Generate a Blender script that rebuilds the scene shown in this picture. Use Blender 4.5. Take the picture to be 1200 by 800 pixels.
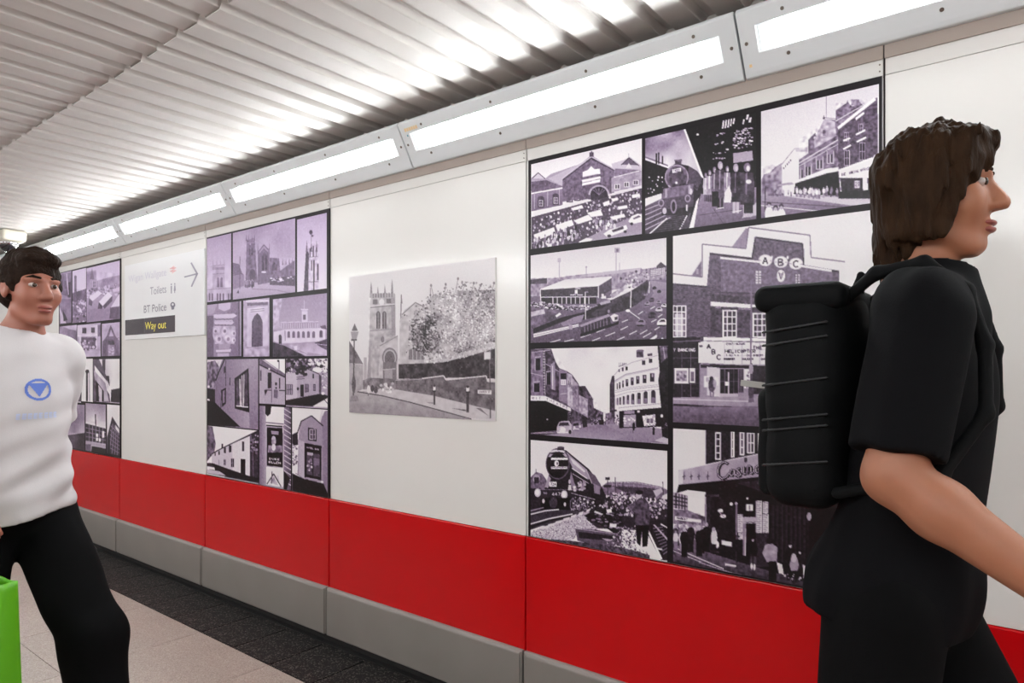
import bpy, bmesh, math, random
import numpy as np
from mathutils import Vector, Matrix

for _o in list(bpy.data.objects):
    bpy.data.objects.remove(_o, do_unlink=True)
SC = bpy.context.scene
COL = SC.collection

# ------------------------------------------------------------------ camera
# 24 mm lens, level, looking 38.5 degrees left of the wall's normal
FPX = 797.0
TH = math.atan2(633.0, FPX)
CT, ST = math.cos(TH), math.sin(TH)
CAMH = 1.32          # lens height
WALL = 2.04          # distance lens - far wall
HOR = 433.0          # horizon row
cam_d = bpy.data.cameras.new('camera')
cam_d.sensor_width = 36.0
cam_d.lens = 36.0 * FPX / 1200.0
cam_d.shift_y = (HOR - 400.0) / 1200.0
cam_d.clip_start = 0.02
cam = bpy.data.objects.new('camera', cam_d)
COL.objects.link(cam)
cam.location = (0, 0, CAMH)
cam.rotation_euler = (math.pi / 2, 0, TH)
SC.camera = cam

# ------------------------------------------------------------------ world and exposure
wd = bpy.data.worlds.new('world')
SC.world = wd
wd.use_nodes = True
wd.node_tree.nodes['Background'].inputs[0].default_value = (0.8, 0.82, 0.85, 1)
wd.node_tree.nodes['Background'].inputs[1].default_value = 0.03
SC.view_settings.view_transform = 'Standard'
SC.view_settings.look = 'None'
SC.view_settings.gamma = 1.0
SC.view_settings.use_curve_mapping = False
SC.view_settings.exposure = 0.0
LAMP = 60.0           # radiance of the fluorescent diffusers

def ray(px, py):
    """direction in the room seen at a pixel of the 1200 x 800 frame"""
    t = (px - 600.0) / FPX
    v = (HOR - py) / FPX
    return (-ST + t * CT, CT + t * ST, v)

def on_wall(px, py, y=WALL):
    r = ray(px, py)
    k = y / r[1]
    return r[0] * k, CAMH + r[2] * k

# ------------------------------------------------------------------ small helpers
def srgb(r, g=None, b=None):
    if g is None:
        g = b = r
    def f(c):
        c /= 255.0
        return c / 12.92 if c <= 0.04045 else ((c + 0.055) / 1.055) ** 2.4
    return (f(r), f(g), f(b), 1.0)

def link(o, parent=None):
    COL.objects.link(o)
    if parent is not None:
        o.parent = parent
    return o

def tag(o, label=None, cat=None, group=None, kind=None):
    if label: o['label'] = label
    if cat: o['category'] = cat
    if group: o['group'] = group
    if kind: o['kind'] = kind
    return o

def empty(name, loc=(0, 0, 0), rz=0.0):
    o = bpy.data.objects.new(name, None)
    o.empty_display_size = 0.1
    o.location = loc
    o.rotation_euler = (0, 0, rz)
    return link(o)

def mk(name, verts, faces, mat, parent=None, smooth=False, loc=None):
    me = bpy.data.meshes.new(name)
    me.from_pydata([tuple(v) for v in verts], [], [tuple(f) for f in faces])
    me.update()
    if smooth:
        me.shade_smooth()
    if mat: me.materials.append(mat)
    o = bpy.data.objects.new(name, me)
    if loc is not None: o.location = loc
    return link(o, parent)

def from_bm(name, bm, mat, parent=None, smooth=False, loc=None):
    bmesh.ops.recalc_face_normals(bm, faces=bm.faces[:])
    me = bpy.data.meshes.new(name)
    bm.to_mesh(me); bm.free()
    if smooth: me.shade_smooth()
    if mat: me.materials.append(mat)
    o = bpy.data.objects.new(name, me)
    if loc is not None: o.location = loc
    return link(o, parent)

def bm_box(sx, sy, sz, bevel=0.0, seg=1, c=(0, 0, 0), bm=None):
    b = bm or bmesh.new()
    r = bmesh.ops.create_cube(b, size=1.0)
    vs = r['verts']
    for v in vs:
        v.co = Vector((v.co.x * sx + c[0], v.co.y * sy + c[1], v.co.z * sz + c[2]))
    if bevel > 0:
        es = list({e for v in vs for e in v.link_edges})
        bmesh.ops.bevel(b, geom=es, offset=bevel, segments=seg, affect='EDGES', profile=0.5)
    return b

def extrude_x(name, prof, x0, x1, mat, parent=None, smooth=False):
    """closed profile of (y, z) swept along x"""
    n = len(prof)
    vs = [(x0, p[0], p[1]) for p in prof] + [(x1, p[0], p[1]) for p in prof]
    fs = [(i, (i + 1) % n, n + (i + 1) % n, n + i) for i in range(n)]
    fs += [tuple(range(n - 1, -1, -1)), tuple(range(n, 2 * n))]
    bm = bmesh.new()
    bv = [bm.verts.new(v) for v in vs]
    for f in fs: bm.faces.new([bv[i] for i in f])
    return from_bm(name, bm, mat, parent, smooth)

# ------------------------------------------------------------------ materials
def mat(name, col, rough=0.5, metal=0.0, var=0.0, vscale=6.0, bump=0.0, bscale=60.0, coat=0.0,
        emit=None, espow=0.0, spec=0.5, sss=0.0, stretch=(1, 1, 1), rvar=0.0):
    m = bpy.data.materials.new(name)
    m.use_nodes = True
    nt = m.node_tree
    bs = nt.nodes['Principled BSDF']
    bs.inputs['Base Color'].default_value = col
    bs.inputs['Roughness'].default_value = rough
    bs.inputs['Metallic'].default_value = metal
    bs.inputs['Specular IOR Level'].default_value = spec
    if coat:
        bs.inputs['Coat Weight'].default_value = coat
        bs.inputs['Coat Roughness'].default_value = 0.12
    if sss:
        bs.inputs['Subsurface Weight'].default_value = sss
        bs.inputs['Subsurface Radius'].default_value = (0.012, 0.005, 0.003)
        bs.inputs['Subsurface Scale'].default_value = 1.0
    if emit:
        bs.inputs['Emission Color'].default_value = emit
        bs.inputs['Emission Strength'].default_value = espow
    if var or bump or rvar:
        tc = nt.nodes.new('ShaderNodeTexCoord')
        mp = nt.nodes.new('ShaderNodeMapping')
        mp.inputs['Scale'].default_value = stretch
        nt.links.new(tc.outputs['Object'], mp.inputs[0])
    if var or rvar:
        nz = nt.nodes.new('ShaderNodeTexNoise')
        nz.inputs['Scale'].default_value = vscale
        nz.inputs['Detail'].default_value = 5.0
        nt.links.new(mp.outputs[0], nz.inputs['Vector'])
    if var:
        rp = nt.nodes.new('ShaderNodeMapRange')
        rp.inputs[1].default_value = 0.3; rp.inputs[2].default_value = 0.7
        rp.inputs[3].default_value = 1.0 - var; rp.inputs[4].default_value = 1.0 + var * 0.6
        nt.links.new(nz.outputs['Fac'], rp.inputs[0])
        mx = nt.nodes.new('ShaderNodeVectorMath'); mx.operation = 'SCALE'
        mx.inputs[0].default_value = col[:3]
        nt.links.new(rp.outputs[0], mx.inputs['Scale'])
        nt.links.new(mx.outputs[0], bs.inputs['Base Color'])
    if rvar:
        r2 = nt.nodes.new('ShaderNodeMapRange')
        r2.inputs[3].default_value = rough - rvar; r2.inputs[4].default_value = rough + rvar
        nt.links.new(nz.outputs['Fac'], r2.inputs[0])
        nt.links.new(r2.outputs[0], bs.inputs['Roughness'])
    if bump:
        n2 = nt.nodes.new('ShaderNodeTexNoise')
        n2.inputs['Scale'].default_value = bscale
        n2.inputs['Detail'].default_value = 4.0
        nt.links.new(mp.outputs[0], n2.inputs['Vector'])
        bp = nt.nodes.new('ShaderNodeBump')
        bp.inputs['Strength'].default_value = bump
        bp.inputs['Distance'].default_value = 0.01
        nt.links.new(n2.outputs['Fac'], bp.inputs['Height'])
        nt.links.new(bp.outputs[0], bs.inputs['Normal'])
    return m

def speck_mat(name, base, dark, light, scale, rough, spec=0.5):
    """terrazzo / granite: fine chips of three tones"""
    m = bpy.data.materials.new(name); m.use_nodes = True
    nt = m.node_tree; bs = nt.nodes['Principled BSDF']
    bs.inputs['Roughness'].default_value = rough
    bs.inputs['Specular IOR Level'].default_value = spec
    tc = nt.nodes.new('ShaderNodeTexCoord')
    vo = nt.nodes.new('ShaderNodeTexVoronoi'); vo.inputs['Scale'].default_value = scale
    nt.links.new(tc.outputs['Object'], vo.inputs['Vector'])
    sp = nt.nodes.new('ShaderNodeSeparateColor')
    nt.links.new(vo.outputs['Color'], sp.inputs[0])
    cr = nt.nodes.new('ShaderNodeValToRGB'); cr.color_ramp.interpolation = 'LINEAR'
    e = cr.color_ramp.elements
    e[0].position = 0.0; e[0].color = dark
    e[1].position = 1.0; e[1].color = light
    a = e.new(0.3); a.color = base
    b = e.new(0.72); b.color = base
    nt.links.new(sp.outputs[0], cr.inputs[0])
    nz = nt.nodes.new('ShaderNodeTexNoise'); nz.inputs['Scale'].default_value = 2.2
    nz.inputs['Detail'].default_value = 6.0
    nt.links.new(tc.outputs['Object'], nz.inputs['Vector'])
    mr = nt.nodes.new('ShaderNodeMapRange')
    mr.inputs[3].default_value = 0.82; mr.inputs[4].default_value = 1.15
    nt.links.new(nz.outputs['Fac'], mr.inputs[0])
    vm = nt.nodes.new('ShaderNodeVectorMath'); vm.operation = 'SCALE'
    nt.links.new(cr.outputs[0], vm.inputs[0]); nt.links.new(mr.outputs[0], vm.inputs['Scale'])
    nt.links.new(vm.outputs[0], bs.inputs['Base Color'])
    return m

M = {}
M['white'] = mat('white_enamel', srgb(224, 222, 219), 0.20, var=0.015, vscale=2.0)
M['red'] = mat('red_enamel', srgb(190, 4, 12), 0.26, var=0.03, vscale=1.5, spec=0.22)
M['grey'] = mat('grey_skirting', srgb(131, 126, 121), 0.42, var=0.05, vscale=5.0, bump=0.03, bscale=200)
M['dark'] = mat('dark_recess', srgb(24, 22, 22), 0.7)
M['ceil'] = mat('ceiling_paint', srgb(203, 198, 193), 0.5, var=0.05, vscale=3.0, stretch=(3, 0.4, 1))
M['housing'] = mat('white_housing', srgb(218, 221, 223), 0.42)
M['screw'] = mat('steel_screw', srgb(120, 112, 104), 0.4, metal=0.8)
M['black'] = mat('black_print', srgb(24, 18, 22), 0.38, var=0.03, spec=0.22)
M['wallback'] = mat('wall_substrate', srgb(52, 46, 44), 0.8)
M['floor'] = speck_mat('pale_terrazzo', srgb(154, 142, 133), srgb(126, 112, 104), srgb(178, 167, 157), 260.0, 0.42)
M['granite'] = speck_mat('black_granite', srgb(15, 14, 14), srgb(9, 8, 8), srgb(96, 90, 86), 170.0, 0.55, 0.15)
M['grout'] = mat('grout', srgb(112, 102, 96), 0.85)
M['gold_grout'] = mat('dark_grout', srgb(58, 52, 48), 0.85)
# the diffuser glows: it is the lamp
def diffuser_mat():
    m = bpy.data.materials.new('lamp_diffuser'); m.use_nodes = True
    nt = m.node_tree; bs = nt.nodes['Principled BSDF']
    bs.inputs['Base Color'].default_value = srgb(235, 238, 235)
    bs.inputs['Roughness'].default_value = 0.4
    tc = nt.nodes.new('ShaderNodeTexCoord'); sx = nt.nodes.new('ShaderNodeSeparateXYZ')
    nt.links.new(tc.outputs['Generated'], sx.inputs[0])
    # the tube stops short of the diffuser's ends
    ab = nt.nodes.new('ShaderNodeMath'); ab.operation = 'SUBTRACT'; ab.inputs[1].default_value = 0.5
    nt.links.new(sx.outputs[0], ab.inputs[0])
    a2 = nt.nodes.new('ShaderNodeMath'); a2.operation = 'ABSOLUTE'
    nt.links.new(ab.outputs[0], a2.inputs[0])
    mr = nt.nodes.new('ShaderNodeMapRange')
    mr.inputs[1].default_value = 0.445; mr.inputs[2].default_value = 0.478
    mr.inputs[3].default_value = LAMP; mr.inputs[4].default_value = 0.5
    nt.links.new(a2.outputs[0], mr.inputs[0])
    bs.inputs['Emission Color'].default_value = (0.95, 0.985, 0.995, 1)
    nt.links.new(mr.outputs[0], bs.inputs['Emission Strength'])
    return m
M['lamp'] = diffuser_mat()

# ------------------------------------------------------------------ the setting
XA, XB = -9.95, 5.65          # the built length of the passage
NEAR = -1.15                  # opposite wall
CEIL = 2.40
BAY = 1.1995
JOINT0 = -0.3515              # first wall joint, then every 1.2 m to the left
joints = [JOINT0 + BAY * k for k in range(5, -9, -1)]
RED_TOP, SK_TOP, SK_BOT, PAN_TOP = 0.693, 0.267, 0.04, 2.106
LITTLE = 0.0028

def wall_run(name, side):
    """substrate with enamel panels in three courses; side = +1 far wall, -1 opposite wall"""
    yw = WALL if side > 0 else NEAR
    s = side
    w = mk_box(name, (XA, yw + s * 0.012, 0), (XB, yw + s * 0.12, CEIL + 0.1), M['wallback'])
    tag(w, kind='structure')
    def panel(nm, zlo, zhi, m, thick, bev):
        bm = bm_box(BAY - LITTLE * 2, thick, zhi - zlo - 0.0016, bev, 2)
        bmesh.ops.recalc_face_normals(bm, faces=bm.faces[:])
        me = bpy.data.meshes.new(nm); bm.to_mesh(me); bm.free(); me.materials.append(m)
        return me, (zlo + zhi) / 2, thick
    kinds = [panel('wall_panel', RED_TOP, PAN_TOP, M['white'], 0.014, 0.0012),
             panel('red_panel', SK_TOP - 0.03, RED_TOP, M['red'], 0.021, 0.0035),
             panel('upper_panel', PAN_TOP, CEIL + 0.03, M['white'], 0.013, 0.0010)]
    for j in joints:
        for me, zc, th in kinds:
            o = bpy.data.objects.new(me.name.split('.')[0], me)
            proud = th - 0.014
            o.location = (j - BAY / 2, yw + s * (0.012 - (th - 0.002) / 2 + 0.001), zc)
            link(o, w)
    sk = mk_box('baseboard_' + name.split('_')[1], (XA, yw - s * 0.0, 0.0), (XB, yw + s * 0.012, SK_TOP - 0.05), M['dark'])
    tag(sk, kind='structure')
    # skirting panel: rounded top front edge, hung clear of the floor
    r = 0.015; pr = []
    yf, yb = (yw - s * 0.029), yw - s * 0.0004
    pr += [(yb, SK_BOT), (yf + s * 0.003, SK_BOT), (yf, SK_BOT + 0.004)]
    for k in range(6):
        a = k / 5 * math.pi / 2
        pr.append((yf + s * (r - r * math.cos(a)), SK_TOP - r + r * math.sin(a)))
    pr += [(yb, SK_TOP)]
    base = extrude_x('skirting_panel', pr, -BAY / 2 + 0.005, BAY / 2 - 0.005, M['grey'], sk)
    bm = bmesh.new(); bm.from_mesh(base.data)
    es = [e for e in bm.edges if abs(e.verts[0].co.x - e.verts[1].co.x) < 1e-5 and abs(abs(e.verts[0].co.x) - (BAY / 2 - 0.005)) < 1e-4
          and max(abs(v.co.y - yf) for v in e.verts) < 0.006]
    bmesh.ops.bevel(bm, geom=es, offset=0.007, segments=3, affect='EDGES')
    bm.to_mesh(base.data); bm.free()
    for i, j in enumerate(joints):
        o = base if i == 0 else base.copy()
        if i: link(o, sk)
        o.location = (j - BAY / 2, 0, 0)
    return w

def mk_box(name, lo, hi, m, parent=None, bevel=0.0):
    c = [(a + b) / 2 for a, b in zip(lo, hi)]
    bm = bm_box(abs(hi[0] - lo[0]), abs(hi[1] - lo[1]), abs(hi[2] - lo[2]), bevel, 2, c)
    return from_bm(name, bm, m, parent)

wall_far = wall_run('wall_far', 1)
wall_near = wall_run('wall_near', -1)
for nm, x0, x1 in (('wall_left', XA - 0.1, XA), ('wall_right', XB, XB + 0.1)):
    tag(mk_box(nm, (x0, NEAR - 0.12, 0), (x1, WALL + 0.12, CEIL + 0.1), M['white']), kind='structure')

# taupe band added for the shade under the lamp row, one length per bay
strip = mk_box('shade_trim', (XA, WALL - 0.0005, 2.155), (XB, WALL + 0.01, CEIL), M['wallback'])
tag(strip, kind='structure')
M['taupe'] = mat('taupe_shade', srgb(158, 145, 137), 0.5, var=0.04)
_m = None
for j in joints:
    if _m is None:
        o = from_bm('shade_band', bm_box(BAY - 0.003, 0.004, 0.18, 0.0008), M['taupe'], strip); _m = o.data
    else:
        o = link(bpy.data.objects.new('shade_band', _m), strip)
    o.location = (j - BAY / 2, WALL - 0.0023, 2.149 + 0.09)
# small fixing screws beside each joint of the upper panels
M['pin'] = mat('panel_pin', srgb(120, 112, 106), 0.5)
_m = None
for j in joints:
    for dz in (0.012, 0.030):
        if _m is None:
            bm = bmesh.new(); bmesh.ops.create_cone(bm, cap_ends=True, segments=10, radius1=0.0022, radius2=0.0018, depth=0.003)
            o = from_bm('fixing_pin', bm, M['pin'], strip); _m = o.data
        else:
            o = link(bpy.data.objects.new('fixing_pin', _m), strip)
        o.location = (j - 0.010, WALL - 0.003, 2.106 + dz)
        o.rotation_euler = (math.pi / 2, 0, 0)

# floor: bed, pale slabs, band of small granite tiles along both walls
floor = mk_box('floor', (XA, NEAR - 0.1, -0.12), (XB, WALL + 0.1, -0.004), M['grout'])
tag(floor, kind='structure')
BAND = 1.705
def tiles(nm, xs, ys, m, zt=0.0, gap=0.0025):
    cache = {}
    for xa, xb in zip(xs[:-1], xs[1:]):
        for ya, yb in zip(ys[:-1], ys[1:]):
            key = (round(xb - xa, 4), round(yb - ya, 4))
            if key not in cache:
                bm = bm_box(xb - xa - gap, yb - ya - gap, 0.02, 0.0008)
                bmesh.ops.recalc_face_normals(bm, faces=bm.faces[:])
                me = bpy.data.meshes.new(nm); bm.to_mesh(me); bm.free(); me.materials.append(m)
                cache[key] = me
            o = bpy.data.objects.new(nm, cache[key])
            o.location = ((xa + xb) / 2, (ya + yb) / 2, zt - 0.01)
            o.rotation_euler = (0, 0, 0)
            link(o, floor)
gx = [-2.746 + 0.305 * k for k in range(-22, 20)]
tiles('granite_tile', gx, [BAND, BAND + 0.305], M['granite'], gap=0.0055)
px_ = [-2.746 + 0.61 * k for k in range(-11, 13)]
tiles('floor_slab', px_, [BAND - 0.61 * k for k in range(4, -1, -1)], M['floor'])
tag(mk_box('trim_1', (XA, BAND + 0.305, -0.02), (XB, WALL + 0.012, 0.002), M['dark']), kind='structure')
tag(mk_box('trim_2', (XA, NEAR - 0.012, -0.02), (XB, BAND - 0.61 * 4, 0.0), M['dark']), kind='structure')

# ceiling: two overlapping runs of ribbed steel sheet, grooves across the passage
ceiling = mk_box('ceiling', (XA, NEAR - 0.1, CEIL + 0.09), (XB, WALL + 0.1, CEIL + 0.16), M['wallback'])
tag(ceiling, kind='structure')
PITCH = 0.1377
def rib_sheet(z0, y0, y1, x_from, n):
    pts = []
    for k in range(n):
        a = x_from + PITCH * k
        # going +x: flat, then slanted side, groove bottom, steep side
        pts += [(a, 0), (a + 0.003, 0.0006), (a + 0.006, 0.004), (a + 0.016, 0.0185), (a + 0.021, 0.0215), (a + 0.043, 0.0215), (a + 0.048, 0.0195),
                (a + 0.055, 0.003), (a + 0.0565, 0.0006), (a + 0.058, 0.0)]
    pts.append((x_from + PITCH * n - 0.0012, 0.0))
    t = 0.0022
    vs, fs = [], []
    for (x, z) in pts:
        vs += [(x, y0, z0 + z), (x, y1, z0 + z), (x, y1, z0 + z + t), (x, y0, z0 + z + t)]
    m = len(pts)
    for i in range(m - 1):
        b = i * 4
        for q in range(4):
            fs.append((b + q, b + (q + 1) % 4, b + 4 + (q + 1) % 4, b + 4 + q))
    fs += [(0, 3, 2, 1), (4 * m - 4, 4 * m - 3, 4 * m - 2, 4 * m - 1)]
    bm = bmesh.new()
    bv = [bm.verts.new(v) for v in vs]
    for f in fs: bm.faces.new([bv[i] for i in f])
    return from_bm('ceiling_sheet', bm, M['ceil'], ceiling)
JX0 = -1.959 - PITCH * 57
for k in range(0, 114, 6):
    xs = JX0 + PITCH * k
    jig = (0.004, -0.003, 0.002, 0.0)[(k // 6) % 4]
    rib_sheet(CEIL, 1.055 + jig, WALL + 0.01, xs, 6)
    rib_sheet(CEIL + 0.007 + jig * 0.2, NEAR - 0.01, 1.085, xs, 6)

# ------------------------------------------------------------------ luminaires
FT = (WALL - 0.112, 2.342)    # front top edge of the housing (y, z)
FB = (WALL - 0.027, 2.196)    # front bottom edge
FLEN = 1.429
def make_fitting():
    root = bpy.data.objects.new('light_fitting', None); link(root)
    L = FLEN - 0.004
    top = Vector((0, FT[0] - WALL, FT[1])); bot = Vector((0, FB[0] - WALL, FB[1]))
    sl = (bot - top); H = sl.length; w = sl.normalized()
    n = Vector((0, -w.z, w.y)); 
    if n.y > 0: n = -n
    def P(s, q, d=0.0):
        return Vector((s, 0, 0)) + top + w * q + n * d
    lx0, lx1, lq0, lq1 = 0.052, L - 0.052, H * 0.27, H * 0.70
    bm = bmesh.new()
    V = lambda p: bm.verts.new(p)
    o = [V(P(0.002, 0)), V(P(L, 0)), V(P(L, H)), V(P(0.002, H))]
    i_ = [V(P(lx0, lq0)), V(P(lx1, lq0)), V(P(lx1, lq1)), V(P(lx0, lq1))]
    d_ = [V(P(lx0 + .003, lq0 + .003, -0.023)), V(P(lx1 - .003, lq0 + .003, -0.023)), V(P(lx1 - .003, lq1 - .003, -0.023)), V(P(lx0 + .003, lq1 - .003, -0.023))]
    for a in range(4):
        b = (a + 1) % 4
        bm.faces.new([o[a], o[b], i_[b], i_[a]])
        bm.faces.new([i_[a], i_[b], d_[b], d_[a]])
    bm.faces.new(d_)
    # back, top, underside with lip
    prof = [(FB[0] - WALL + 0.008, FB[1] - 0.011), (-0.003, FB[1] - 0.012), (-0.003, FT[1] + 0.02), (FT[0] - WALL + 0.006, FT[1] + 0.012)]
    rows = []
    for x in (0.002, L):
        rows.append([V((x, p[0], p[1])) for p in prof])
    for a in range(3):
        bm.faces.new([rows[0][a], rows[0][a + 1], rows[1][a + 1], rows[1][a]])
    bm.faces.new([o[3], o[2], rows[1][0], rows[0][0]])
    bm.faces.new([rows[0][3], rows[1][3], o[1], o[0]])
    bm.faces.new([o[0], o[3]] + rows[0]); bm.faces.new([o[1], o[2]] + rows[1])
    body = from_bm('housing', bm, M['housing'], root)
    bv = body.modifiers.new('bevel', 'BEVEL'); bv.width = 0.003; bv.segments = 2; bv.limit_method = 'ANGLE'
    # diffuser: shallow tray standing in the opening
    bm = bmesh.new()
    a_ = [bm.verts.new(P(x, q, -0.011)) for x, q in ((lx0 + .004, lq0 + .004), (lx1 - .004, lq0 + .004), (lx1 - .004, lq1 - .004), (lx0 + .004, lq1 - .004))]
    b_ = [bm.verts.new(P(x, q, -0.018)) for x, q in ((lx0 + .008, lq0 + .008), (lx1 - .008, lq0 + .008), (lx1 - .008, lq1 - .008), (lx0 + .008, lq1 - .008))]
    for a in range(4):
        bm.faces.new([a_[a], a_[(a + 1) % 4], b_[(a + 1) % 4], b_[a]])
    bm.faces.new(b_); bm.faces.new(a_[::-1])
    from_bm('diffuser', bm, M['lamp'], root)
    # lamp holder seen through each end of the diffuser
    for x in (lx0 + 0.030, lx1 - 0.030):
        c = P(x, (lq0 + lq1) / 2 - 0.003, -0.014)
        h = from_bm('lamp_holder', bm_box(0.013, 0.005, 0.012, 0.001), M['housing'], root)
        h.location = c; h.rotation_euler = (math.atan2(n.z, -n.y) * -1, 0, 0)
    sm = None
    pos = [(0.13, 0.145), (0.50, 0.145), (0.92, 0.145), (1.30, 0.145), (0.13, 0.84), (0.50, 0.84), (0.92, 0.84), (1.30, 0.84), (0.020, 0.52), (L - 0.020, 0.52)]
    for (x, q) in pos:
        c = P(x, q * H, 0.0)
        if sm is None:
            bm = bmesh.new()
            bmesh.ops.create_cone(bm, cap_ends=True, segments=14, radius1=0.0062, radius2=0.0045, depth=0.004)
            sc = from_bm('screw', bm, M['screw'], root); sm = sc.data
        else:
            sc = link(bpy.data.objects.new('screw', sm), root)
        sc.location = c
        sc.rotation_euler = n.to_track_quat('Z', 'Y').to_euler()
    return root, P, H
def copy_tree(o, parent=None):
    c = o.copy(); link(c)
    c.parent = parent
    for ch in list(o.children):
        copy_tree(ch, c)
    return c
fit0, FP, FH = make_fitting()
LABELS = {0: 'white fluorescent wall light above the right-hand walker, nearest and cut by the frame edge',
          1: 'long fluorescent wall light above the church photograph and the market picture, orange sticker on it',
          2: 'fluorescent wall light over the middle board of church and cottage pictures',
          3: 'fluorescent wall light over the way out sign, fourth from the right',
          4: 'smallest lit fluorescent wall light, above the white-shirted walker'}
FX0 = -0.716
first = True
for k in range(-4, 6):
    x = FX0 - FLEN * k            # k = 0 starts at the joint seen near x = 868
    f = fit0 if first else copy_tree(fit0)
    first = False
    f.location = (x, WALL, 0)
    if k in LABELS:
        tag(f, LABELS[k], 'wall light', 'light fittings along the far wall')
    else:
        tag(f, 'fluorescent wall light continuing the far wall row outside the picture', 'wall light', 'light fittings along the far wall')
for k in range(-4, 6):
    f = copy_tree(fit0)
    f.location = (FX0 - FLEN * k + 0.4, NEAR, 0)
    f.rotation_euler = (0, 0, math.pi)
    tag(f, 'fluorescent wall light on the opposite wall behind the photographer', 'wall light', 'light fittings along the opposite wall')
# ------------------------------------------------------------------ printed boards
# Each photograph is a fine flat mesh whose vertices carry the printed tone.
PLANE = WALL - 0.0065
RNG = np.random.default_rng(7)
TONE_P = [(0.0, (10, 7, 9)), (0.12, (22, 16, 20)), (0.25, (50, 40, 52)), (0.5, (134, 116, 142)), (0.7, (194, 182, 199)), (0.85, (232, 228, 231)), (1.0, (243, 241, 242))]
TONE_L = [(0.0, (30, 22, 32)), (0.25, (82, 67, 88)), (0.5, (142, 122, 153)), (0.75, (200, 184, 211)), (1.0, (238, 231, 243))]
TONE_N = [(0.0, (22, 17, 19)), (0.25, (68, 60, 65)), (0.5, (140, 131, 138)), (0.75, (196, 189, 194)), (1.0, (238, 236, 237))]

def print_mat():
    m = bpy.data.materials.new('printed_ink'); m.use_nodes = True
    nt = m.node_tree; bs = nt.nodes['Principled BSDF']
    at = nt.nodes.new('ShaderNodeVertexColor'); at.layer_name = 'ink'
    nt.links.new(at.outputs[0], bs.inputs['Base Color'])
    bs.inputs['Roughness'].default_value = 0.32
    bs.inputs['Specular IOR Level'].default_value = 0.3
    return m
M['ink'] = print_mat()

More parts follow.
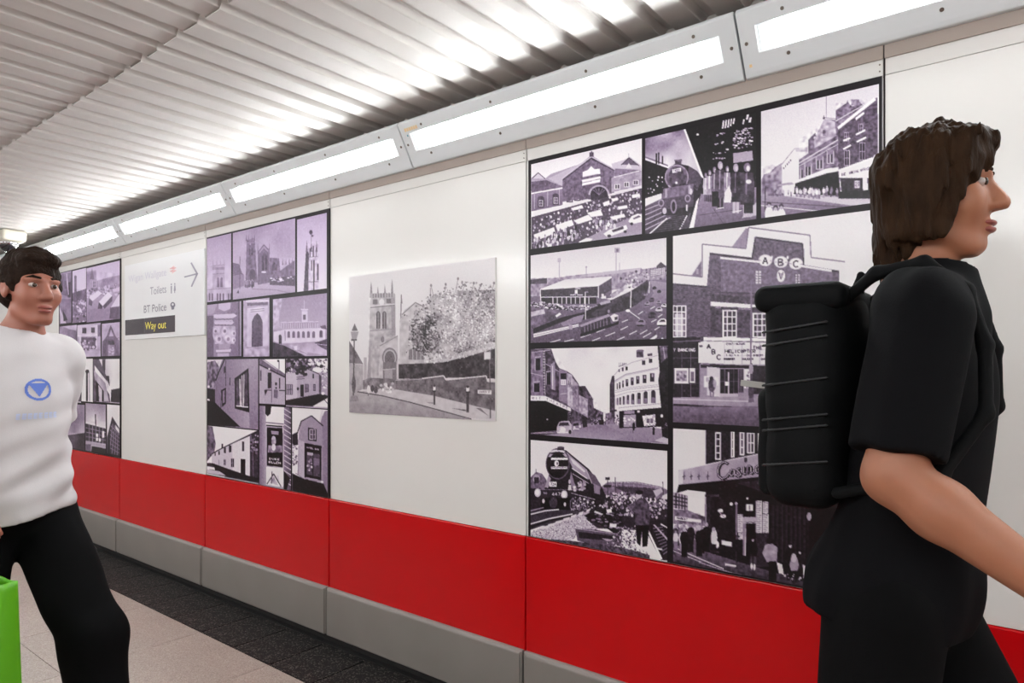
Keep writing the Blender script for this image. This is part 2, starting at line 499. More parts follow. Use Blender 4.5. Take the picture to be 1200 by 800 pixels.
class Photo:
    SS = 2
    def __init__(s, parent, box, crop, g, dx, tone, dz=None, label=None):
        xl, xr, yt, yb = box
        s.X0, s.Z1 = on_wall(xl, yt, PLANE); _, s.Z0 = on_wall(xl, yb, PLANE)
        s.X1, _ = on_wall(xr, yt, PLANE)
        dz = dz or dx
        s.nx = max(8, int((s.X1 - s.X0) / dx)); s.ny = max(8, int((s.Z1 - s.Z0) / dz))
        s.W, s.H = s.nx * s.SS, s.ny * s.SS
        s.g = np.full((s.H, s.W), g / 100.0, np.float32)
        s.crop = crop; s.tone = tone; s.parent = parent; s.label = label; s.gam = 0.8 if tone is TONE_N else (0.8 if tone is TONE_L else 0.92)
    def m(s, pts):
        a = np.asarray(pts, float).reshape(-1, 2)
        cx, cy, k = s.crop
        px = cx + a[:, 0] / k; py = cy + a[:, 1] / k
        t = (px - 600.0) / FPX; v = (HOR - py) / FPX
        q = PLANE / (CT + t * ST)
        X = (-ST + t * CT) * q; Z = CAMH + v * q
        return np.stack([(X - s.X0) / (s.X1 - s.X0) * s.W, (s.Z1 - Z) / (s.Z1 - s.Z0) * s.H], 1)
    def mask(s, pts):
        q = s.m(pts)
        x0 = max(0, int(q[:, 0].min())); x1 = min(s.W, int(q[:, 0].max()) + 2)
        y0 = max(0, int(q[:, 1].min())); y1 = min(s.H, int(q[:, 1].max()) + 2)
        if x1 <= x0 or y1 <= y0: return None
        yy = (np.arange(y0, y1) + 0.5)[:, None]; xx = (np.arange(x0, x1) + 0.5)[None, :]
        ins = np.zeros((y1 - y0, x1 - x0), bool)
        n = len(q)
        for i in range(n):
            ax, ay = q[i]; bx, by = q[(i + 1) % n]
            if abs(ay - by) < 1e-9: continue
            c = ((ay > yy) != (by > yy))
            xi = ax + (yy - ay) * (bx - ax) / (by - ay)
            ins ^= c & (xx < xi)
        return (slice(y0, y1), slice(x0, x1)), ins
    def p(s, g, *pts):
        r = s.mask(pts)
        if r: s.g[r[0]][r[1]] = g / 100.0
        return s
    def r(s, g, x0, y0, x1, y1):
        return s.p(g, x0, y0, x1, y0, x1, y1, x0, y1)
    def e(s, g, cx, cy, rx, ry, a0=0, a1=360, n=22):
        pts = []
        for i in range(n):
            a = math.radians(a0 + (a1 - a0) * i / (n - (0 if a1 - a0 == 360 else 1)))
            pts += [cx + rx * math.cos(a), cy + ry * math.sin(a)]
        return s.p(g, *pts)
    def l(s, g, w, *pts):
        for i in range(0, len(pts) - 2, 2):
            ax, ay, bx, by = pts[i:i + 4]
            d = math.hypot(bx - ax, by - ay) or 1e-6
            nx, ny = -(by - ay) / d * w / 2, (bx - ax) / d * w / 2
            s.p(g, ax + nx, ay + ny, bx + nx, by + ny, bx - nx, by - ny, ax - nx, ay - ny)
        return s
    def gr(s, g0, g1, *pts):
        """vertical gradient inside a polygon"""
        r = s.mask(pts)
        if r:
            h, w = r[1].shape
            ramp = np.repeat(np.linspace(g0, g1, h)[:, None], w, 1) / 100.0
            s.g[r[0]][r[1]] = ramp[r[1]]
        return s
    def gx(s, g0, g1, *pts):
        r = s.mask(pts)
        if r:
            h, w = r[1].shape
            ramp = np.repeat(np.linspace(g0, g1, w)[None, :], h, 0) / 100.0
            s.g[r[0]][r[1]] = ramp[r[1]]
        return s
    def nz(s, amp, cell, *pts):
        """blocky-smooth tone noise; cell in crop units"""
        r = s.mask(pts)
        if r:
            h, w = r[1].shape
            q = s.m([0, 0, cell, 0]); c = max(1.0, abs(q[1, 0] - q[0, 0]))
            gh, gw = int(h / c) + 3, int(w / c) + 3
            n = RNG.random((gh, gw))
            yi = np.arange(h) / c; xi = np.arange(w) / c
            y0 = yi.astype(int); x0 = xi.astype(int); fy = (yi - y0)[:, None]; fx = (xi - x0)[None, :]
            v = (n[y0][:, x0] * (1 - fy) * (1 - fx) + n[y0 + 1][:, x0] * fy * (1 - fx)
                 + n[y0][:, x0 + 1] * (1 - fy) * fx + n[y0 + 1][:, x0 + 1] * fy * fx)
            s.g[r[0]][r[1]] += ((v - 0.5) * 2 * amp / 100.0)[r[1]]
        return s
    def sp(s, n, lo, hi, g0, g1, *pts, asp=1.0):
        """n small blobs of random tone inside a polygon (crowds, leaves, chips)"""
        a = np.asarray(pts, float).reshape(-1, 2)
        x0, y0 = a.min(0); x1, y1 = a.max(0)
        k = 0; tries = 0
        while k < n and tries < n * 6:
            tries += 1
            x = RNG.uniform(x0, x1); y = RNG.uniform(y0, y1)
            ins = False; j = len(a) - 1
            for i in range(len(a)):
                if (a[i, 1] > y) != (a[j, 1] > y) and x < (a[j, 0] - a[i, 0]) * (y - a[i, 1]) / (a[j, 1] - a[i, 1]) + a[i, 0]:
                    ins = not ins
                j = i
            if not ins: continue
            k += 1
            r = RNG.uniform(lo, hi) / 2
            s.e(RNG.uniform(g0, g1), x, y, r, r * asp, n=7)
        return s
    def grid(s, g, w, nx, ny, a, b, c, d):
        """straight glazing/brick lines across a quad a-b-c-d (tl, tr, br, bl)"""
        a, b, c, d = map(np.array, (a, b, c, d))
        for i in range(nx):
            t = (i + 1) / (nx + 1); s.l(g, w, *(a + (b - a) * t), *(d + (c - d) * t))
        for i in range(ny):
            t = (i + 1) / (ny + 1); s.l(g, w, *(a + (d - a) * t), *(b + (c - b) * t))
        return s
    def win(s, fg, pg, x0, y0, x1, y1, nx=1, ny=1, w=2.5, sk=0.0):
        """framed window; sk = drop of the right side"""
        s.p(fg, x0, y0, x1, y0 + sk, x1, y1 + sk, x0, y1)
        s.p(pg, x0 + w, y0 + w, x1 - w, y0 + w + sk, x1 - w, y1 - w + sk, x0 + w, y1 - w)
        return s.grid(fg, w * 0.8, nx, ny, (x0, y0), (x1, y0 + sk), (x1, y1 + sk), (x0, y1))
    def people(s, n, h, g0, g1, *pts):
        """standing figures: head, body, legs"""
        a = np.asarray(pts, float).reshape(-1, 2); x0, y0 = a.min(0); x1, y1 = a.max(0)
        for (x, y) in sorted([(RNG.uniform(x0, x1), RNG.uniform(y0, y1)) for _ in range(n)], key=lambda q: q[1]):
            g = RNG.uniform(g0, g1); k = h * RNG.uniform(0.85, 1.15)
            s.e(g, x, y - k * 0.62, k * 0.15, k * 0.26, n=8)
            s.r(g * 0.6, x - k * 0.1, y - k * 0.42, x + k * 0.1, y)
            s.e(RNG.uniform(45, 85), x, y - k * 0.91, k * 0.06, k * 0.075, n=7)
        return s
    STROKES = {'A': [(0, 1, .5, 0), (.5, 0, 1, 1), (.2, .65, .8, .65)], 'B': [(0, 0, 0, 1), (0, 0, .8, .08), (.8, .08, .8, .42), (.8, .42, 0, .5), (0, .5, .95, .58), (.95, .58, .95, .92), (.95, .92, 0, 1)],
               'C': [(1, .15, .5, 0), (.5, 0, 0, .3), (0, .3, 0, .7), (0, .7, .5, 1), (.5, 1, 1, .85)], 'D': [(0, 0, 0, 1), (0, 0, .9, .3), (.9, .3, .9, .7), (.9, .7, 0, 1)],
               'E': [(0, 0, 0, 1), (0, 0, 1, 0), (0, .5, .8, .5), (0, 1, 1, 1)], 'F': [(0, 0, 0, 1), (0, 0, 1, 0), (0, .5, .8, .5)], 'G': [(1, .15, .4, 0), (.4, 0, 0, .5), (0, .5, .4, 1), (.4, 1, 1, .85), (1, .85, 1, .55), (1, .55, .6, .55)],
               'H': [(0, 0, 0, 1), (1, 0, 1, 1), (0, .5, 1, .5)], 'I': [(.5, 0, .5, 1)], 'K': [(0, 0, 0, 1), (0, .5, 1, 0), (0, .5, 1, 1)], 'L': [(0, 0, 0, 1), (0, 1, 1, 1)], 'M': [(0, 1, 0, 0), (0, 0, .5, .6), (.5, .6, 1, 0), (1, 0, 1, 1)],
               'N': [(0, 1, 0, 0), (0, 0, 1, 1), (1, 1, 1, 0)], 'O': [(.5, 0, 0, .5), (0, .5, .5, 1), (.5, 1, 1, .5), (1, .5, .5, 0)], 'P': [(0, 0, 0, 1), (0, 0, 1, .1), (1, .1, 1, .45), (1, .45, 0, .55)],
               'R': [(0, 0, 0, 1), (0, 0, 1, .1), (1, .1, 1, .45), (1, .45, 0, .55), (.4, .55, 1, 1)], 'S': [(1, .1, .3, 0), (.3, 0, 0, .25), (0, .25, 1, .7), (1, .7, .6, 1), (.6, 1, 0, .9)],
               'T': [(0, 0, 1, 0), (.5, 0, .5, 1)], 'U': [(0, 0, 0, .8), (0, .8, .5, 1), (.5, 1, 1, .8), (1, .8, 1, 0)], 'V': [(0, 0, .5, 1), (.5, 1, 1, 0)], 'Y': [(0, 0, .5, .5), (1, 0, .5, .5), (.5, .5, .5, 1)],
               '2': [(0, .15, .5, 0), (.5, 0, 1, .25), (1, .25, 0, 1), (0, 1, 1, 1)], '4': [(.7, 1, .7, 0), (.7, 0, 0, .7), (0, .7, 1, .7)], '7': [(0, 0, 1, 0), (1, 0, .4, 1)], '1': [(.5, 0, .5, 1)], '0': [(0, 0, 1, 0), (1, 0, 1, 1), (1, 1, 0, 1), (0, 1, 0, 0)],
               '9': [(1, .4, .3, .5), (.3, .5, 0, .25), (0, .25, .5, 0), (.5, 0, 1, .25), (1, .25, .8, 1)], '3': [(0, 0, 1, .1), (1, .1, .4, .45), (.4, .45, 1, .75), (1, .75, 0, 1)], ' ': [], '-': [(.2, .5, .8, .5)]}
    def txt(s, g, w, word, x, y, cw, ch, gap=0.35, dy=0.0):
        for i, c in enumerate(word):
            ox = x + i * cw * (1 + gap); oy = y + dy * i
            for (a, b, c2, d) in s.STROKES.get(c, []):
                s.l(g, w, ox + a * cw, oy + b * ch, ox + c2 * cw, oy + d * ch)
        return s
    def finish(s, name='photograph'):
        a = s.g.reshape(s.ny, s.SS, s.nx, s.SS).mean((1, 3))
        # film grain and mottled tone of an old enlargement
        n1 = RNG.normal(0, 1, (s.ny // 3 + 2, s.nx // 3 + 2)).repeat(3, 0).repeat(3, 1)[:s.ny, :s.nx]
        a = np.clip(a + RNG.normal(0, 0.012, a.shape) + n1 * 0.03 * np.clip(1.25 - 1.5 * a, 0.04, 1), 0, 1)
        a = a ** s.gam
        xs = [k for k, _ in s.tone]
        ch = []
        for c in range(3):
            ch.append(np.interp(a, xs, [v[c] for _, v in s.tone]) / 255.0)
        ny, nx = a.shape
        X = np.linspace(s.X0, s.X1, nx); Z = np.linspace(s.Z1, s.Z0, ny)
        gx_, gz_ = np.meshgrid(X, Z)
        co = np.stack([gx_, np.full_like(gx_, PLANE - 0.0006), gz_], -1).reshape(-1, 3).astype(np.float32)
        idx = np.arange(nx * ny).reshape(ny, nx)
        q = np.stack([idx[:-1, :-1], idx[1:, :-1], idx[1:, 1:], idx[:-1, 1:]], -1).reshape(-1, 4)
        me = bpy.data.meshes.new(name)
        me.vertices.add(len(co)); me.vertices.foreach_set('co', co.ravel())
        me.loops.add(q.size); me.loops.foreach_set('vertex_index', q.ravel().astype(np.int32))
        me.polygons.add(len(q))
        me.polygons.foreach_set('loop_start', np.arange(0, q.size, 4, dtype=np.int32))
        me.update(calc_edges=True); me.validate()
        ca = me.color_attributes.new('ink', 'BYTE_COLOR', 'POINT')
        rgba = np.concatenate([np.stack(ch, -1).reshape(-1, 3), np.ones((nx * ny, 1))], 1).astype(np.float32)
        ca.data.foreach_set('color_srgb', rgba.ravel())
        me.materials.append(M['ink'])
        o = bpy.data.objects.new(name, me)
        if s.label: o['label'] = s.label
        return link(o, s.parent)

def board(name, pxl, pxr, label, zb=RED_TOP + 0.004, zt=PAN_TOP - 0.003):
    x0, _ = on_wall(pxl, 400, PLANE); x1, _ = on_wall(pxr, 400, PLANE)
    root = empty(name, (0, 0, 0))
    tag(root, label, 'poster board', 'boards of old town photographs')
    mk_box('backing_board', (x0, PLANE, zb), (x1, WALL - 0.0005, zt), M['black'], root, 0.0008)
    return root
# ---- large right-hand board
B3 = board('poster_board', 619, 1033.5, 'largest black board of old town photographs, half hidden by the walker with the backpack')
DX = 0.0021

# market hall and stalls
f = Photo(B3, (622.6, 752.2, 192.7, 291.9), (615, 155, 5.517), 86, DX, TONE_P, label='photograph of a market hall with stalls')
f.gr(80, 90, 0, 0, 800, 0, 800, 300, 0, 300)
f.p(58, 40, 300, 85, 262, 135, 298, 170, 270, 230, 250, 330, 215, 250, 360, 40, 380)
f.p(66, 150, 300, 345, 210, 430, 165, 250, 300, 240, 345)
f.p(72, 50, 300, 88, 262, 130, 300).l(28, 5, 50, 300, 88, 262, 132, 300)
f.p(70, 560, 205, 640, 180, 680, 160, 750, 215, 755, 250, 580, 290)
f.p(34, 625, 210, 672, 165, 735, 215).p(80, 650, 232, 672, 200, 692, 232).l(24, 5, 622, 212, 672, 165, 738, 218).l(30, 3, 672, 165, 672, 140)
f.p(45, 580, 235, 755, 245, 755, 270, 580, 290)
f.gr(34, 42, 45, 320, 140, 310, 245, 350, 245, 365, 45, 395).nz(5, 14, 45, 310, 245, 310, 245, 395, 45, 395)
f.gr(50, 40, 45, 395, 245, 365, 245, 470, 45, 510)
f.l(90, 9, 42, 396, 245, 360)
for x in (85, 180, 270, 320):
    y = 428 - (x - 85) * .18
    f.r(30, x, y, x + 42, y + 58).e(30, x + 21, y, 21, 16).win(80, 28, x + 8, y + 10, x + 34, y + 50, 1, 1, 3)
for x in (65, 150, 225): f.l(66, 5, x, 395 - (x - 45) * .15, x, 500 - (x - 45) * .2)
f.p(40, 245, 300, 430, 150, 578, 240, 578, 395, 430, 420, 245, 450)
f.nz(8, 9, 245, 300, 430, 150, 578, 240, 578, 395, 245, 450)
f.l(72, 7, 240, 302, 430, 158, 582, 240).l(22, 5, 245, 312, 430, 170, 578, 250)
f.r(30, 418, 132, 446, 160).p(40, 424, 132, 432, 120, 440, 132)
f.p(92, 375, 258, 408, 244, 430, 220, 450, 240, 485, 236, 488, 268, 375, 290)
f.p(88, 370, 308, 488, 284, 492, 300, 372, 326).p(95, 372, 330, 488, 304, 486, 322, 372, 346)
f.p(36, 360, 385, 375, 350, 470, 325, 560, 350, 560, 420, 360, 440).nz(6, 8, 360, 330, 560, 330, 560, 430, 360, 430)
f.e(64, 480, 405, 68, 64, 180, 360).e(22, 480, 405, 56, 54, 180, 360).r(24, 428, 400, 535, 440)
for k in range(5): f.l(48, 3, 480, 405, 430 + 25 * k, 362)
f.p(58, 560, 295, 755, 250, 755, 345, 560, 388).nz(8, 10, 560, 260, 755, 250, 755, 345, 560, 388)
f.l(84, 5, 575, 292, 755, 246)
for x in (580, 640, 700): f.win(86, 30, x, 335 - (x - 580) * .22, x + 34, 368 - (x - 580) * .22, 1, 0, 4)
f.p(84, 45, 528, 240, 470, 410, 430, 412, 448, 45, 548)
f.p(80, 540, 400, 755, 342, 755, 360, 540, 414)
f.r(30, 45, 548, 757, 770)
f.p(30, 45, 548, 412, 448, 545, 414, 757, 360, 757, 800, 45, 800)
f.sp(420, 6, 15, 18, 88, 60, 560, 420, 452, 560, 415, 757, 366, 757, 520, 500, 640, 200, 740, 50, 740, asp=1.3)
f.gr(52, 60, 330, 720, 560, 600, 757, 520, 757, 690, 60, 800)
for q in ((60, 660, 190, 612, 200, 650, 70, 700), (200, 600, 305, 564, 318, 598, 215, 640), (318, 570, 410, 532, 440, 562, 345, 592), (405, 520, 490, 500, 505, 535, 430, 548), (300, 490, 370, 470, 380, 490, 310, 505), (550, 545, 640, 525, 650, 545, 570, 565), (505, 455, 545, 440, 550, 465, 512, 478), (600, 480, 660, 470, 665, 490, 605, 500), (690, 405, 740, 395, 745, 415, 695, 425), (560, 430, 600, 420, 600, 440, 565, 448)):
    f.p(94, *q)
    f.l(70, 3, q[0], q[1], q[6], q[7])
f.sp(130, 7, 18, 10, 92, 60, 690, 330, 600, 360, 660, 230, 730, 60, 750, asp=2.2)
f.sp(40, 8, 20, 15, 92, 440, 570, 560, 560, 600, 610, 460, 640, asp=1.8)
f.p(90, 508, 655, 545, 628, 655, 598, 664, 620, 640, 640, 535, 676).p(28, 560, 632, 635, 604, 640, 622, 572, 645).e(20, 545, 668, 13, 10).e(20, 648, 640, 11, 9)
f.p(92, 668, 575, 690, 540, 730, 525, 757, 530, 757, 578, 690, 592).p(35, 696, 555, 735, 535, 750, 545, 705, 562).e(20, 690, 590, 11, 9)
f.p(88, 350, 705, 400, 680, 440, 686, 420, 710, 360, 722)
f.finish()

# locomotive at a platform
f = Photo(B3, (756.3, 886.3, 162.3, 274.3), (745, 120, 4.848), 10, DX, TONE_P, label='photograph of a steam train arriving at a crowded platform')
f.gr(52, 80, 55, 205, 278, 150, 385, 430, 55, 430).nz(16, 60, 55, 150, 285, 150, 390, 430, 55, 430)
f.p(6, 278, 150, 690, 30, 690, 420, 380, 430)
f.p(95, 272, 152, 282, 150, 388, 432, 372, 424)
f.p(8, 55, 320, 190, 375, 190, 560, 55, 600).l(85, 9, 55, 322, 190, 372).l(40, 8, 55, 310, 185, 360)
for x, h in ((115, 55), (127, 60), (150, 40)): f.r(16, x, 345 - h, x + 9, 350)
f.sp(18, 5, 12, 60, 96, 60, 400, 185, 430, 185, 500, 60, 520)
f.p(86, 55, 545, 150, 515, 150, 545, 55, 590)
f.gr(36, 26, 55, 590, 180, 530, 330, 640, 330, 720, 55, 750)
for k in range(5): f.l(66, 5, 55, 610 + 28 * k, 150 + 12 * k, 572 + 20 * k)
f.l(90, 6, 80, 745, 180, 655).l(90, 6, 250, 722, 292, 640).l(20, 8, 95, 748, 190, 662)
for k in range(9): f.l(14, 5, 120 + 14 * k, 728 - 13 * k, 262 + 5 * k, 706 - 12 * k)
# engine
f.p(16, 170, 440, 180, 380, 230, 345, 300, 360, 350, 390, 385, 440, 380, 500, 330, 600, 300, 640, 150, 640, 150, 500)
f.p(30, 300, 360, 345, 390, 380, 430, 350, 500, 300, 470)
f.e(56, 234, 425, 68, 72).e(34, 234, 425, 60, 64).gr(44, 30, 180, 380, 288, 380, 288, 470, 180, 470)
f.e(30, 234, 425, 46, 52).nz(10, 16, 180, 370, 290, 370, 290, 480, 180, 480)
f.p(88, 210, 380, 258, 372, 258, 392, 210, 402).txt(20, 2, '1400', 214, 380, 7, 14)
f.e(90, 232, 456, 7, 7).p(26, 222, 330, 262, 322, 260, 350, 226, 352).r(40, 220, 326, 264, 334)
f.p(42, 160, 488, 330, 462, 326, 520, 150, 548).nz(8, 12, 150, 460, 330, 460, 330, 548, 150, 548)
f.p(30, 140, 550, 330, 520, 330, 590, 150, 610)
f.e(56, 146, 570, 17, 22).e(30, 146, 570, 10, 14).e(56, 296, 545, 17, 22).e(30, 296, 545, 10, 14)
f.r(62, 168, 490, 180, 540).r(62, 300, 470, 312, 520).e(78, 314, 505, 8, 18)
f.e(52, 216, 590, 18, 40).e(14, 216, 590, 10, 28).r(80, 286, 580, 296, 615).e(72, 165, 615, 12, 18)
f.p(5, 320, 600, 380, 510, 388, 540, 330, 700, 300, 720)
# platform and passengers
f.gr(52, 40, 370, 520, 690, 480, 690, 664, 320, 716).p(96, 345, 560, 360, 540, 330, 712, 302, 718)
f.l(30, 3, 440, 600, 500, 690).l(30, 3, 360, 640, 690, 590)
f.p(62, 552, 290, 660, 275, 665, 330, 555, 345)
for q in ((495, 105, 8, 45), (510, 103, 8, 45), (525, 100, 8, 45), (540, 97, 7, 40), (555, 94, 8, 30), (610, 100, 8, 26), (630, 70, 12, 30), (645, 90, 12, 26)): f.p(86, q[0], q[1], q[0] + q[2], q[1] - 3, q[0] + q[2] - 5, q[1] + q[3], q[0] - 6, q[1] + q[3])
for k in range(5):
    y = 160 + 22 * k
    f.sp(14, 8, 20, 50, 96, 560, y, 660, y - 15, 660, y + 2, 556, y + 18, asp=.55)
for y in (185, 232, 285, 320): f.sp(7, 7, 18, 45, 90, 440, y, 510, y - 14, 510, y, 440, y + 12, asp=.5)
f.e(95, 352, 184, 7, 6).e(85, 520, 268, 9, 5)
def fig(f, x, y0, y1, w, g, gl=70, legs=30, hair=60):
    h = y1 - y0
    f.r(legs, x - w * .28, y0 + h * .7, x - w * .04, y1).r(legs, x + w * .04, y0 + h * .7, x + w * .28, y1)
    f.p(g, x - w * .45, y0 + h * .2, x + w * .4, y0 + h * .2, x + w * .5, y0 + h * .5, x + w * .45, y0 + h * .78, x - w * .45, y0 + h * .78, x - w * .5, y0 + h * .5)
    f.nz(10, w * .35, x - w * .5, y0 + h * .2, x + w * .5, y0 + h * .2, x + w * .5, y0 + h * .78, x - w * .5, y0 + h * .78)
    f.e(hair * .8, x, y0 + h * .11, w * .23, h * .085).e(gl, x + w * .06, y0 + h * .125, w * .12, h * .05)
    f.p(g * 1.8, x - w * .1, y0 + h * .22, x + w * .02, y0 + h * .2, x - w * .02, y0 + h * .6, x - w * .12, y0 + h * .6)
for a in ((398, 395, 560, 30, 70, 60), (420, 380, 565, 40, 62, 75), (448, 360, 580, 40, 40, 70), (480, 328, 606, 62, 30, 76, 20, 80), (520, 355, 570, 40, 55, 80), (568, 340, 628, 62, 22, 72, 70, 78), (632, 335, 650, 84, 26, 84, 66, 58)): fig(f, *a)
f.r(10, 432, 505, 470, 590).p(84, 505, 510, 530, 470, 545, 520, 540, 568, 500, 568).e(90, 640, 450, 16, 12).p(70, 600, 655, 690, 560, 684, 640).r(12, 612, 570, 664, 628)
f.l(86, 5, 455, 604, 500, 596).l(86, 5, 548, 622, 600, 612)
f.finish()

# shopping street with parapet
f = Photo(B3, (892, 1030, 130.7, 255.6), (880, 85, 4.444), 86, DX, TONE_P, label='photograph of a street with a theatre canopy')
f.gr(78, 92, 53, 60, 670, 60, 670, 560, 53, 560)
f.gr(58, 44, 53, 640, 700, 640, 700, 800, 53, 800).p(74, 160, 640, 670, 650, 670, 690, 520, 690)
f.l(86, 4, 53, 690, 360, 720).l(30, 4, 60, 672, 520, 700)
f.l(55, 3, 392, 120, 393, 240)
f.p(50, 55, 560, 70, 530, 100, 520, 130, 490, 162, 470, 164, 640, 55, 640).nz(22, 14, 55, 490, 164, 470, 164, 640, 55, 640)
f.p(86, 162, 475, 230, 390, 295, 390, 295, 460, 248, 470, 248, 560, 162, 585).l(50, 3, 162, 478, 230, 394).p(72, 230, 392, 295, 390, 295, 412, 236, 412)
for k in range(5): f.r(30, 170 + 9 * k, 492 - 10 * k, 175 + 9 * k, 502 - 10 * k)
f.p(42, 250, 455, 300, 420, 300, 350, 330, 318, 340, 320, 380, 235, 440, 240, 440, 200, 505, 155, 525, 180, 560, 150, 590, 180, 590, 300, 455, 560, 250, 580)
f.p(66, 330, 340, 380, 240, 435, 255, 445, 330, 330, 395).l(90, 4, 328, 345, 380, 240, 440, 246)
f.r(40, 374, 300, 388, 330).nz(18, 12, 250, 350, 455, 220, 455, 560, 250, 580).nz(16, 9, 440, 160, 590, 160, 560, 260, 440, 290)
f.l(82, 5, 250, 472, 455, 350).l(74, 4, 250, 488, 455, 372).l(80, 4, 440, 255, 590, 168)
for x, y in ((262, 505), (285, 490), (345, 455), (400, 425)):
    f.r(72, x - 6, y - 16, x + 32, y + 50).r(24, x, y, x + 10, y + 46).r(24, x + 15, y - 3, x + 26, y + 44).e(50, x + 13, y - 10, 16, 12)
for x, y in ((380, 232), (448, 206), (502, 155), (334, 322)): f.p(36, x - 7, y + 12, x, y - 10, x + 7, y + 12)
f.r(50, 520, 142, 562, 172).nz(12, 8, 515, 140, 600, 140, 600, 190, 515, 190)
f.p(34, 453, 290, 640, 140, 660, 130, 668, 440, 455, 520).nz(9, 8, 453, 290, 640, 140, 668, 130, 668, 440, 455, 520)
f.p(93, 450, 284, 640, 132, 650, 145, 455, 298).p(90, 542, 238, 586, 205, 590, 216, 546, 250).p(80, 625, 98, 664, 68, 664, 90, 632, 108).l(94, 8, 662, 130, 664, 430)
for a in ((484, 312, 26, 46), (560, 268, 22, 44), (486, 405, 28, 80), (562, 365, 32, 92)):
    f.win(70, 22, a[0], a[1], a[0] + a[2], a[1] + a[3], 1, 1, 3)
for a in ((480, 356, 516, 342), (546, 324, 594, 300), (480, 400, 520, 378), (550, 362, 598, 338)): f.l(94, 9, *a)
f.p(90, 456, 512, 630, 452, 640, 432, 668, 418, 668, 535, 580, 545, 458, 546).p(97, 455, 505, 632, 440, 632, 452, 455, 517)
f.txt(35, 3, 'THE WORKING OFFICE', 470, 525, 6, 13, .38, -1.9)
f.r(12, 456, 548, 668, 655).r(20, 470, 548, 575, 612).r(76, 538, 562, 566, 600).txt(25, 2.5, '23', 543, 570, 8, 20).p(84, 580, 545, 605, 545, 608, 610, 582, 612)
f.p(60, 620, 560, 640, 545, 650, 605, 640, 610).l(84, 5, 462, 552, 468, 618).r(10, 456, 620, 640, 655)
f.p(92, 215, 570, 390, 500, 455, 492, 455, 512, 400, 522, 230, 576).p(60, 140, 580, 215, 570, 225, 580, 140, 592)
f.p(8, 232, 576, 400, 524, 456, 514, 456, 640, 225, 632)
f.people(22, 48, 70, 96, 232, 640, 385, 658)
f.people(5, 46, 40, 70, 385, 640, 450, 655)
f.people(8, 30, 20, 80, 130, 632, 228, 645)
f.l(22, 5, 78, 590, 74, 750)
for x, y in ((96, 690), (130, 706), (160, 700)):
    f.e(88, x, y + 45, 22, 40).e(28, x, y - 6, 12, 13).e(66, x, y + 2, 8, 9)
f.finish()

# football ground and dual carriageway from above
f = Photo(B3, (622, 781, 299.4, 401.6), (615, 270, 5.714), 84, DX, TONE_P, label='photograph of a sports ground beside a busy road')
f.gr(78, 90, 35, 50, 950, 50, 950, 330, 35, 330)
f.p(56, 40, 322, 200, 318, 420, 290, 620, 270, 780, 262, 950, 235, 950, 345, 40, 480).nz(16, 12, 40, 320, 420, 290, 780, 262, 950, 245, 950, 345, 40, 460)
f.p(68, 420, 292, 640, 265, 780, 250, 780, 270, 420, 312)
for q in ((880, 240, 910, 212, 945, 240, 940, 260, 884, 262), (40, 330, 150, 318, 150, 355, 40, 360)): f.p(28, *q)
f.sp(60, 8, 20, 18, 80, 680, 270, 950, 250, 950, 330, 700, 330)
f.win(40, 76, 838, 262, 940, 310, 7, 3, 3, -16)
f.gr(44, 34, 35, 440, 420, 430, 600, 470, 830, 330, 950, 330, 950, 760, 35, 760)
f.p(88, 105, 392, 270, 330, 582, 308, 582, 322, 500, 372, 105, 400)
f.gr(80, 92, 120, 388, 275, 332, 575, 312, 505, 362, 120, 394)
f.p(24, 108, 398, 490, 374, 490, 440, 108, 446).p(30, 495, 372, 582, 318, 582, 420, 497, 452).l(92, 5, 493, 372, 494, 452).l(92, 5, 106, 396, 108, 470).l(88, 4, 108, 446, 490, 442)
f.txt(84, 3, 'WIGAN', 326, 384, 7, 9).r(94, 336, 398, 354, 424).txt(80, 3, 'SPORTS GROUND', 306, 428, 5, 7, .3)
f.r(16, 115, 450, 480, 490)
for k in range(9): f.l(82, 5, 190 + 30 * k, 446, 190 + 30 * k, 490)
f.r(84, 514, 424, 530, 456).p(40, 540, 420, 580, 400, 580, 450, 545, 456)
f.p(64, 570, 430, 690, 355, 700, 375, 585, 455).nz(16, 10, 570, 430, 690, 350, 700, 385, 585, 460)
f.sp(30, 8, 20, 15, 90, 640, 320, 780, 330, 800, 370, 700, 390)
f.p(24, 470, 500, 590, 460, 720, 400, 820, 330, 838, 400, 810, 450, 700, 530, 560, 560, 380, 600, 420, 540).nz(8, 16, 470, 500, 820, 330, 838, 400, 700, 530, 420, 590)
f.p(64, 500, 485, 570, 462, 575, 482, 510, 498)
f.sp(120, 10, 24, 50, 96, 45, 470, 280, 500, 500, 505, 480, 530, 250, 530, 45, 505, asp=.6)
f.sp(70, 8, 16, 8, 20, 45, 480, 280, 508, 480, 512, 250, 535, 45, 510, asp=.6)
f.p(70, 45, 545, 130, 525, 140, 560, 45, 580).p(40, 45, 575, 140, 555, 140, 610, 45, 640).p(34, 140, 540, 215, 555, 215, 590, 140, 615).p(88, 205, 570, 235, 548, 246, 560, 215, 580).nz(8, 12, 45, 530, 215, 530, 215, 640, 45, 650)
f.p(14, 60, 655, 250, 580, 400, 545, 480, 505, 560, 500, 480, 530, 400, 590, 250, 610, 60, 690)
f.p(52, 240, 620, 330, 578, 400, 560, 380, 610, 260, 640)
f.gr(46, 34, 40, 700, 400, 620, 620, 560, 800, 470, 840, 330, 950, 340, 950, 760, 40, 760)
f.gr(58, 44, 840, 335, 950, 350, 950, 480, 800, 520, 860, 420)
f.p(90, 60, 690, 360, 625, 365, 640, 62, 714).l(40, 3, 65, 702, 362, 634).r(60, 296, 630, 320, 660)
